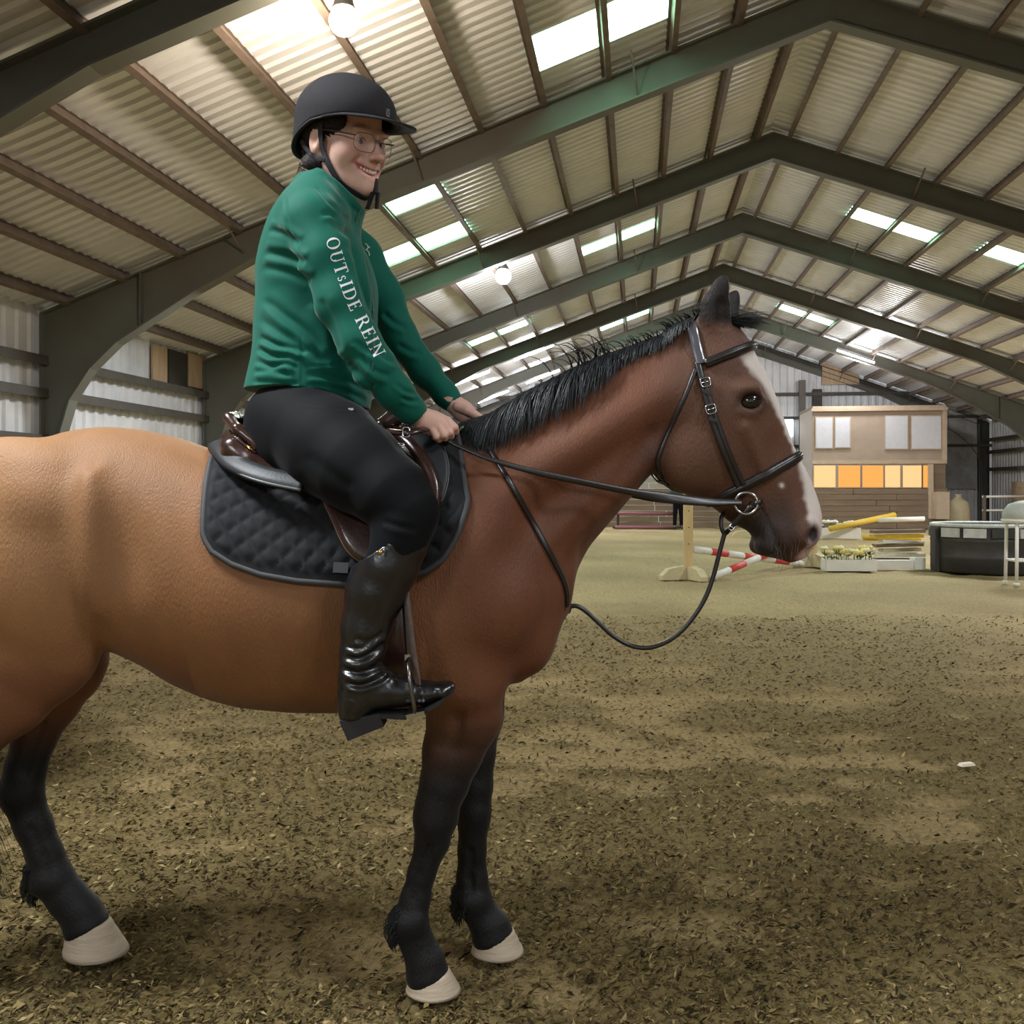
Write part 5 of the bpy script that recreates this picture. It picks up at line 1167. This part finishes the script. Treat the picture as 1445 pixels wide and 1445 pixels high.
pair([(982, 520), (968, 556), (950, 595), (935, 630), (928, 652), (934, 672), (944, 684)], 'throatlash', .011, .003, .003)
for (x, y) in ((994, 541), (1002, 578)):
    p, n = proj(x, y, hbvh, .012); o = buckle(p, n, Vector((-.3, 0, 1)), .012, .011, .0022, bri)
    p, n = proj(x+3, y+14, hbvh, .011); m = MB(); m.box(p, (.022, .004, .009), (Vector((.95, 0, -.3)).normalized(), n, Vector((.3, 0, .95)))); m.build('keeper', M_BLK, bri)
for s in (-1, 1):
    c = P(1053, 710, 2.418); c.y = YM+s*(YM-2.418); rg = [c+Vector((.0265*math.cos(t), s*.006*math.cos(t), .0265*math.sin(t))) for t in np.linspace(0, 2*math.pi, 33)[:-1]]
    m = MB(); m.tube(rg, .0034, 8, closed=True); m.build('bit_ring', M_MET, bri, True)
    m = MB(); q = P(1066, 712, 2.418); q.y = c.y; A = [q+Vector((-.004, 0, -.004)), q+Vector((.006, s*.004, .006)), q+Vector((.016, -s*.010, .008))]; m.tube(A, [.007, .009, .006], 8); m.build('bit_cheek', M_BLK, bri, True)
m = MB(); m.tube([P(1060, 711, 2.425), P(1072, 716, 2.45), P(1072, 716, 2.55), P(1060, 711, 2.575)], .007, 8); m.build('bit_mouthpiece', M_MET, bri, True)
rp = [(633, 622, 2.350, .011), (645, 629, 2.345, .011), (668, 639, 2.332, .012), (700, 651, 2.325, .013), (760, 667, 2.335, .015), (830, 682, 2.35, .016), (895, 695, 2.37, .018), (945, 703, 2.385, .026), (1000, 708, 2.40, .024), (1035, 709, 2.412, .018), (1046, 710, 2.416, .016)]
A = smoothpts([(*P(a, b, c), w) for a, b, c, w in rp], 8); m = MB(); tw = lambda i: Vector((0, -1, .25+.5*math.sin(i*.11)))
m.ribbon([Vector(q[:3]) for q in A], [tw(i) for i in range(len(A))], [q[3] for q in A], .0035); m.build('rein', M_BLK, bri, True); mirrored(m).build('rein', M_BLK, bri, True)
A = [Vector(q) for q in smoothpts([P(643, 612, 2.38), P(652, 604, 2.43), P(660, 597, 2.50), P(668, 596, 2.58)], 6)]; m = MB(); m.ribbon(A, [Vector((0, -.7, .7))]*len(A), .012, .003); m.build('rein_buckle_end', M_BLK, bri, True)
# ---- martingale
mar = thing('martingale', 'narrow dark neck strap with a slack line looping from chest to bit', 'harness', P(800, 857, YM))
pair([(667, 598), (682, 622), (700, 650), (722, 687), (742, 722), (763, 759), (780, 790), (794, 818), (799, 838), (799, 854)], 'neck_strap', .014, .004, .003, M_BLK, mar)
ctr = P(799, 857, YM); m = MB(); m.tube([ctr+Vector((.002, .030*math.cos(t), .011*math.sin(t)+.004)) for t in np.linspace(0, 2*math.pi, 17)[:-1]], .010, 8, closed=True); m.build('rubber_stop', mat('black_rubber', s2l(26, 26, 28), rough=.5), mar, True)
lp = [(799, 858), (812, 855), (826, 862), (846, 880), (866, 898), (890, 911), (915, 914), (940, 906), (962, 890), (982, 866), (997, 840), (1007, 812), (1014, 785), (1020, 762), (1024, 748)]
A = [Vector(q) for q in smoothpts([P(a, b, 2.46 if a > 900 else 2.47) for a, b in lp], 6)]; m = MB(); m.tube(A, .0058, 8); m.build('loop_strap', M_BLK, mar, True)
A = [Vector(q) for q in smoothpts([P(1024, 752, 2.46), P(1032, 744, 2.44), P(1046, 728, 2.425), P(1060, 714, 2.42)], 5)]; m = MB(); m.ribbon(A, [Vector((0, -1, 0))]*len(A), .013, .004); m.build('clip_strap', M_BLK, mar, True)
A = [Vector(q) for q in smoothpts([P(1023, 756, 2.46), P(1018, 744, 2.46), P(1018, 730, 2.47), P(1022, 722, 2.49)], 5)]; m = MB(); m.tube(A, .0055, 8); m.build('loop_strap', M_BLK, mar, True)
buckle(P(1033, 744, 2.434), Vector((0, -1, 0)), Vector((.6, 0, .8)), .006, .008, .0022, mar)
# ================================================================ THE OTHER HORSE (only its back shows)
h2 = thing('horse', 'pale brown horse mostly hidden behind the croup of the saddled horse at left', 'horse', (-2.62, 4.35, 0)); h2.rotation_euler.z = math.radians(118); h2.scale = (1.06,)*3
for o in list(horse.children):
    if o.name.split('.')[0] in ('body', 'hoof', 'eye', 'mane'):
        c = o.copy(); COL.objects.link(c); c.parent = h2
# ================================================================ JUMPS AND CLUTTER IN THE ARENA
def GY(py): return F*CH/(py-HOR)               # distance at which the floor shows on a row
M_PINE = mat('pine', s2l(206, 178, 130), rough=.65, var=.14, scale=6, stretch=(3, 3, .4)); M_CREAM = mat('cream_wood', s2l(206, 192, 156), rough=.7, var=.08, scale=10)
M_WHT = mat('white_paint', s2l(226, 222, 214), rough=.55, var=.05); M_RED = mat('red_paint', s2l(206, 62, 58), rough=.5, var=.08); M_YEL = mat('yellow_paint', s2l(214, 176, 54), rough=.5, var=.1); M_PINK = mat('maroon_paint', s2l(136, 84, 92), rough=.6)
def foot(mb, c, d, L, h, th):
    """one arm of a wing stand base: tall by the post, sloping to the tip"""
    d = Vector(d).normalized(); s = Vector((-d.y, d.x, 0)); vs = []
    for t in (-1, 1):
        for (a, z) in ((0, 0), (L, 0), (L, h*.35), (L*.72, h*.85), (L*.3, h), (0, h)): vs.append(Vector(c)+d*a+s*t*th/2+Vector((0, 0, z)))
    mb.add(vs, [(5, 4, 3, 2, 1, 0), (6, 7, 8, 9, 10, 11)]+[(k, (k+1) % 6, (k+1) % 6+6, k+6) for k in range(6)])
def stand(name, label, px, py, h, L=.36, fh=.17):
    y = GY(py); c = P(px, py, y); c.z = 0; t = thing(name, label, 'jump stand', c, 'wooden jump stands')
    m = MB(); m.box(c+Vector((0, 0, h/2)), (.115, .095, h)); m.build('post', M_PINE, t)
    for a in (200, 290, 20, 110):
        m = MB(); r = math.radians(a); foot(m, c+Vector((math.cos(r)*.05, math.sin(r)*.05, 0)), (math.cos(r), math.sin(r), 0), L, fh, .11); m.build('foot', M_CREAM, t)
    m = MB()
    for k in range(4): m.lathe([(.008, -.002), (.008, .002)], c+Vector((0, -.049, h-.12-.22*k)), 8, (Vector((1, 0, 0)), Vector((0, 0, 1)), Vector((0, -1, 0))))
    m.build('peg_hole', mat('hole', (.02, .015, .01), rough=1), t, kind='stuff'); return c
s1 = stand('jump_stand', 'pine jump stand with cream feet, left end of the red and white cross', 971, 817, 1.25)
s2 = stand('jump_stand', 'cream-footed jump stand partly behind the horse muzzle, by the white flower box', 1146, 799, .62, .34, .2)
def pole(name, label, a, b, r, segs, mA, mB, cat='pole', group=None):
    a = Vector(a); b = Vector(b); t = thing(name, label, cat, a, group)
    for k in range(segs):
        p, q = a.lerp(b, k/segs), a.lerp(b, (k+1)/segs); m = MB(); m.tube([p, q], r, 14); m.build('painted_band', mA if k % 2 == 0 else mB, t, True)
    return t
pa = P(977, 775, s1.y+.02); pb = P(1131, 801.5, s2.y-.22); pb.z = .055
pole('jump_pole', 'red and white pole running back from the pine stand to the far stand', pa, pb, .048, 7, M_WHT, M_RED)
qa = P(1006, 818, s1.y-.25); qa.z = .05; qb = P(1142, 757, s2.y+.12)
pole('jump_pole', 'red and white pole rising from the sand beside the pine stand', qa, qb, .046, 7, M_WHT, M_RED)
M_PET = [mat('cream_petal', s2l(232, 226, 186), rough=.6), mat('yellow_petal', s2l(226, 206, 120), rough=.6), mat('white_petal', s2l(236, 234, 226), rough=.6)]; M_LEAF = mat('flower_leaf', s2l(58, 92, 40), rough=.6)
def flowerbox(label, x0, x1, ytop, ybot, npl, pal, fh, Rr):
    y = GY(ybot); a, b = P(x0, ybot, y), P(x1, ybot, y); h = (ybot-ytop)*y/F; L = b.x-a.x; t = thing('flower_box', label, 'flower box', ((a.x+b.x)/2, y, 0))
    c = Vector(((a.x+b.x)/2, y+.14, 0)); m = MB()
    for (dy, w) in ((-.13, .02), (.13, .02)): m.box(c+Vector((0, dy, h/2)), (L, w, h))
    for s in (-1, 1): m.box(c+Vector((s*(L/2-.012), 0, h/2)), (.024, .26, h))
    m.box(c+Vector((0, 0, h*.72)), (L-.04, .24, .02)); m.build('planter', M_WHT, t)
    for k in range(npl):
        st = c+Vector((-L/2+L*(k+.5)/npl+Rr.uniform(-.02, .02), Rr.uniform(-.09, .06), h*.7)); top = st+Vector((Rr.uniform(-.03, .03), 0, fh*Rr.uniform(.55, 1)))
        m = MB(); r = Rr.uniform(.055, .08)
        for q in range(7):
            an = q*2*math.pi/6; cc = top+Vector((math.cos(an), math.sin(an)*.8, .2 if q < 6 else .6))*r*(.62 if q < 6 else .5)
            m.lathe([(r*.05, -r*.5), (r*.5, -r*.2), (r*.55, r*.15), (r*.15, r*.45)], cc, 6)
        fo = m.build('flower', pal[k % len(pal)], t, True)
        m = MB(); m.tube([st, top], .006, 4)
        for q in range(4):
            an = Rr.uniform(0, 6.3); d = Vector((math.cos(an), math.sin(an), .5)); pq = st.lerp(top, Rr.uniform(.25, .8)); sd = Vector((-d.y, d.x, 0))
            m.add([pq, pq+d*.04+sd*.02, pq+d*.085, pq+d*.04-sd*.02], [(0, 1, 2, 3)])
        m.build('leaf', M_LEAF, fo)
Rf = random.Random(9)
flowerbox('white flower box with cream flowers beside the horse nose', 1166, 1238, 790, 806, 15, M_PET[:2], .22, Rf)
flowerbox('white flower box with white flowers behind the nearer flower box', 1160, 1215, 745, 760, 14, [M_PET[2]], .22, Rf)
flowerbox('small white box of yellow flowers standing between the maroon poles', 885, 924, 735, 743, 11, M_PET[:2], .3, Rf)
def simple_pole(label, a, b, r, m_): pole('jump_pole', label, a, b, r, 1, m_, m_)
y_ = GY(746); simple_pole('lower maroon pole near the far kickboard, in front of the small flower box', P(868, 744, y_), P(952, 744.5, y_), .055, M_PINK); 
for (x, nm) in ((872, 'left'), (952, 'right')):
    c = P(x, 747, y_+.12); c.z = 0; t = thing('jump_stand', 'low dark stand at the %s end of the maroon poles' % nm, 'jump stand', c); m = MB(); m.box(c+Vector((0, 0, .28)), (.07, .07, .56)); m.build('post', M_DARK, t); m = MB(); m.box(c+Vector((0, 0, .03)), (.3, .3, .06)); m.build('foot', M_DARK, t)
simple_pole('upper maroon pole near the far kickboard, above the small flower box', P(868, 724, y_), P(952, 725, y_), .045, M_PINK)
t = None
c = P(1050, 758, GY(758)); c.z = 0; t = thing('foot_block', 'cream jump foot lying on the sand under the horse chin', 'block', c); m = MB(); foot(m, c, (-1, .1, 0), .28, .16, .2); foot(m, c, (1, -.1, 0), .26, .16, .2); m.build('wood_block', M_CREAM, t)
y1 = GY(765)
simple_pole('yellow pole slanting up from the second flower box towards the right', P(1172, 746, y1+.9), P(1262, 727, y1+2.2), .07, M_YEL)
simple_pole('yellow pole lying low at right of the second flower box', P(1218, 758.5, y1+.6), P(1300, 760, y1), .065, M_YEL)
simple_pole('white pole lying across the heap of jump timber', P(1240, 734, y1+.9), P(1304, 732, y1+.9), .055, M_WHT)
# heap of fillers and rails beside the tub
hp_ = thing('timber_heap', 'stack of cream jump rails beside the dark round tub', 'timber', P(1276, 785, GY(800)).to_2d().to_3d())
yh = GY(797); Rh = random.Random(12)
for k in range(8):
    x0 = 1238+Rh.uniform(-6, 10); x1 = 1308+Rh.uniform(-8, 2); py = 797-6.6*k; a, b = P(x0, py, yh+Rh.uniform(-.05, .25)), P(x1, py+Rh.uniform(-2, 2), yh+Rh.uniform(-.05, .25)); d = (b-a).normalized(); m = MB()
    m.box((a+b)/2+Vector((0, .12, max(0, .028-(a+b).z/2))), ((b-a).length, .22, .052), (d, Vector((0, 1, 0)), d.cross(Vector((0, 1, 0))))); m.build('plank', (M_CREAM, M_WHT, M_PLANK)[(k*5) % 3] if k != 6 else M_YEL, hp_)
c = P(1262, 802, GY(803)); c.z = 0; t = thing('ground_block', 'white block lying on the sand between flower box and tub', 'block', c); m = MB()
m.box(c+Vector((.0, 0, .07)), (.62, .16, .13)); m.box(c+Vector((.34, -.02, .09)), (.16, .2, .17)); m.build('block_body', M_WHT, t)
# tub
yt = GY(812)+.8; c = P(1396, 812, yt); c.z = 0; rt_ = .80
tub = thing('round_tub', 'big dark round tub with a pale rim at the right edge', 'tub', c); M_TUB = mat('dark_tub', s2l(58, 56, 54), rough=.5, var=.3, scale=5, metal=.2); M_TRIM = mat('tub_rim', s2l(190, 190, 186), rough=.45, var=.2, scale=8)
m = MB(); m.lathe([(rt_*.96, 0), (rt_, .03), (rt_, .2), (rt_*1.012, .22), (rt_, .24), (rt_, .44), (rt_*1.012, .46), (rt_, .48), (rt_, .66), (rt_*.95, .66), (rt_*.95, .1), (.05, .08)], c, 48); m.build('wall', M_TUB, tub, True)
m = MB(); m.tube([c+Vector((rt_*.985*math.cos(a), rt_*.985*math.sin(a), .675)) for a in np.linspace(0, 2*math.pi, 49)[:-1]], .028, 8, closed=True); m.build('rim', M_TRIM, tub, True)
for k in range(14):
    a = 2*math.pi*k/14; m = MB(); m.box(c+Vector((rt_*1.01*math.cos(a), rt_*1.01*math.sin(a), .575)), (.03, .30, .13), (Vector((math.cos(a), math.sin(a), 0)), Vector((-math.sin(a), math.cos(a), 0)), Vector((0, 0, 1)))); m.build('panel', M_TRIM if k % 3 != 1 else M_TUB, tub)
m = MB(); m.box(c+Vector((-rt_*1.02, -.05, .31)), (.07, .16, .62)); m.build('post', M_DARK, tub)
# white stand with a rounded seat
ys = GY(824); c = P(1450, 824, ys); c.z = 0; st_ = thing('stool', 'white metal stool with a rounded grey seat in front of the tub', 'stool', c)
for (dx, dy) in ((-.22, -.16), (.22, -.16), (-.20, .16), (.20, .16)):
    m = MB(); m.tube([c+Vector((dx, dy, .0)), c+Vector((dx*.95, dy*.95, .78))], .022, 8); m.lathe([(.045, 0), (.04, .02), (.02, .03)], c+Vector((dx, dy, 0)), 10); m.build('leg', M_WHT, st_, True)
m = MB(); m.tube([c+Vector((x, y, .3)) for x, y in ((-.212, -.154), (.212, -.154), (.193, .154), (-.193, .154))], .014, 6, closed=True); m.build('stretcher', M_WHT, st_, True)
m = MB(); m.lathe([(.02, .77), (.24, .78), (.29, .83), (.285, .92), (.22, 1.01), (.1, 1.05), (.01, 1.06)], c, 28); m.build('seat', mat('grey_cushion', s2l(178, 178, 174), rough=.6), st_, True)
m = MB(); m.lathe([(.26, .77), (.305, .785), (.305, .82), (.26, .83)], c, 28); m.build('seat_rim', M_WHT, st_, True)
# things standing against the end wall at right
c = P(1352, 745, KICK-.8); c.z = 0; bn = thing('feed_sack', 'pale bulging feed sack against the far wall behind the tub', 'sack', c); m = MB(); m.lathe([(.30, 0), (.36, .12), (.35, .5), (.30, .78), (.16, .86), (.08, .95), (.12, 1.02), (.01, 1.02)], c, 20, sy=.7); m.build('sack_body', M_CREAM, bn, True)
m = MB(); m.tube([c+Vector((.1*math.cos(a), .07*math.sin(a), .90)) for a in np.linspace(0, 6.28, 13)[:-1]], .018, 6, closed=True); m.build('tie', M_PURL, bn, True)
c = P(1415, 745, KICK-1.5); c.z = 0; rl = thing('white_rail', 'white pipe rail on two posts behind the dark tub', 'rail', c)
m = MB(); m.tube([c+Vector((-.6, 0, .95)), c+Vector((.9, 0, .97))], .035, 8); m.build('top_rail', M_WHT, rl, True); m = MB(); m.tube([c+Vector((-.6, 0, .55)), c+Vector((.9, 0, .56))], .03, 8); m.build('lower_rail', M_WHT, rl, True)
for x in (-.55, .8): m = MB(); m.box(c+Vector((x, 0, .5)), (.08, .08, 1.0)); m.build('post', M_PURL, rl)
# person standing far off
yp = GY(746.5); c = P(957, 746, yp); c.z = 0
fp = thing('person', 'far-off person in dark teal jacket and black trousers standing behind the jump', 'person', c)
def small(fd_pts, name, mt, vox=.014, blobs=()):
    allp = np.array([q[:3] for ch in fd_pts for q in ch]+[b[0] for b in blobs] or [[0, 0, 0]]); fd = Field(allp.min(0)-.22, allp.max(0)+.22, vox)
    for ch in fd_pts: fd.chain(ch, .02)
    for b in blobs: fd.ell(b[0], b[1], None, .015)
    v, q = fd.mesh(); return mk(name, v, q, mt, fp, True)
k_ = lambda x, y, z, r: (c.x+x, c.y+y, z, r)
small([[k_(0, 0, .95, .10), k_(0, 0, 1.35, .11), k_(0, 0, 1.42, .05), k_(0, 0, 1.52, .05)]]+[[k_(s*.08, 0, .9, .07), k_(s*.09, 0, .48, .05), k_(s*.1, .02, .08, .038), k_(s*.1, -.10, .04, .035)] for s in (-1, 1)]+[[k_(s*.17, 0, 1.36, .05), k_(s*.21, 0, 1.1, .038), k_(s*.2, -.08, .86, .03), k_(s*.19, -.11, .76, .028)] for s in (-1, 1)], 'body', mat('far_skin', s2l(190, 150, 130), rough=.6), blobs=[((c.x, c.y-.01, 1.58), (.075, .09, .115)), ((c.x, c.y-.10, 1.56), (.014, .022, .02))])
small([[k_(s*.06, 0, .92, .095), k_(s*.09, 0, .5, .068), k_(s*.1, .02, .12, .052)] for s in (-1, 1)], 'trousers', M_BREE)
small([[k_(0, 0, .92, .125), k_(0, 0, 1.32, .14), k_(0, 0, 1.4, .07)]]+[[k_(s*.16, 0, 1.36, .065), k_(s*.21, 0, 1.1, .052), k_(s*.2, -.08, .88, .042)] for s in (-1, 1)], 'jacket', mat('teal_jacket', s2l(40, 74, 76), rough=.7))
small([[k_(0, .03, 1.62, .085), k_(0, .07, 1.52, .06)]], 'hair', MATS['dark_hair'])
small([[k_(s*.1, .02, .06, .05), k_(s*.1, -.12, .035, .042)] for s in (-1, 1)], 'shoes', M_BOOT)
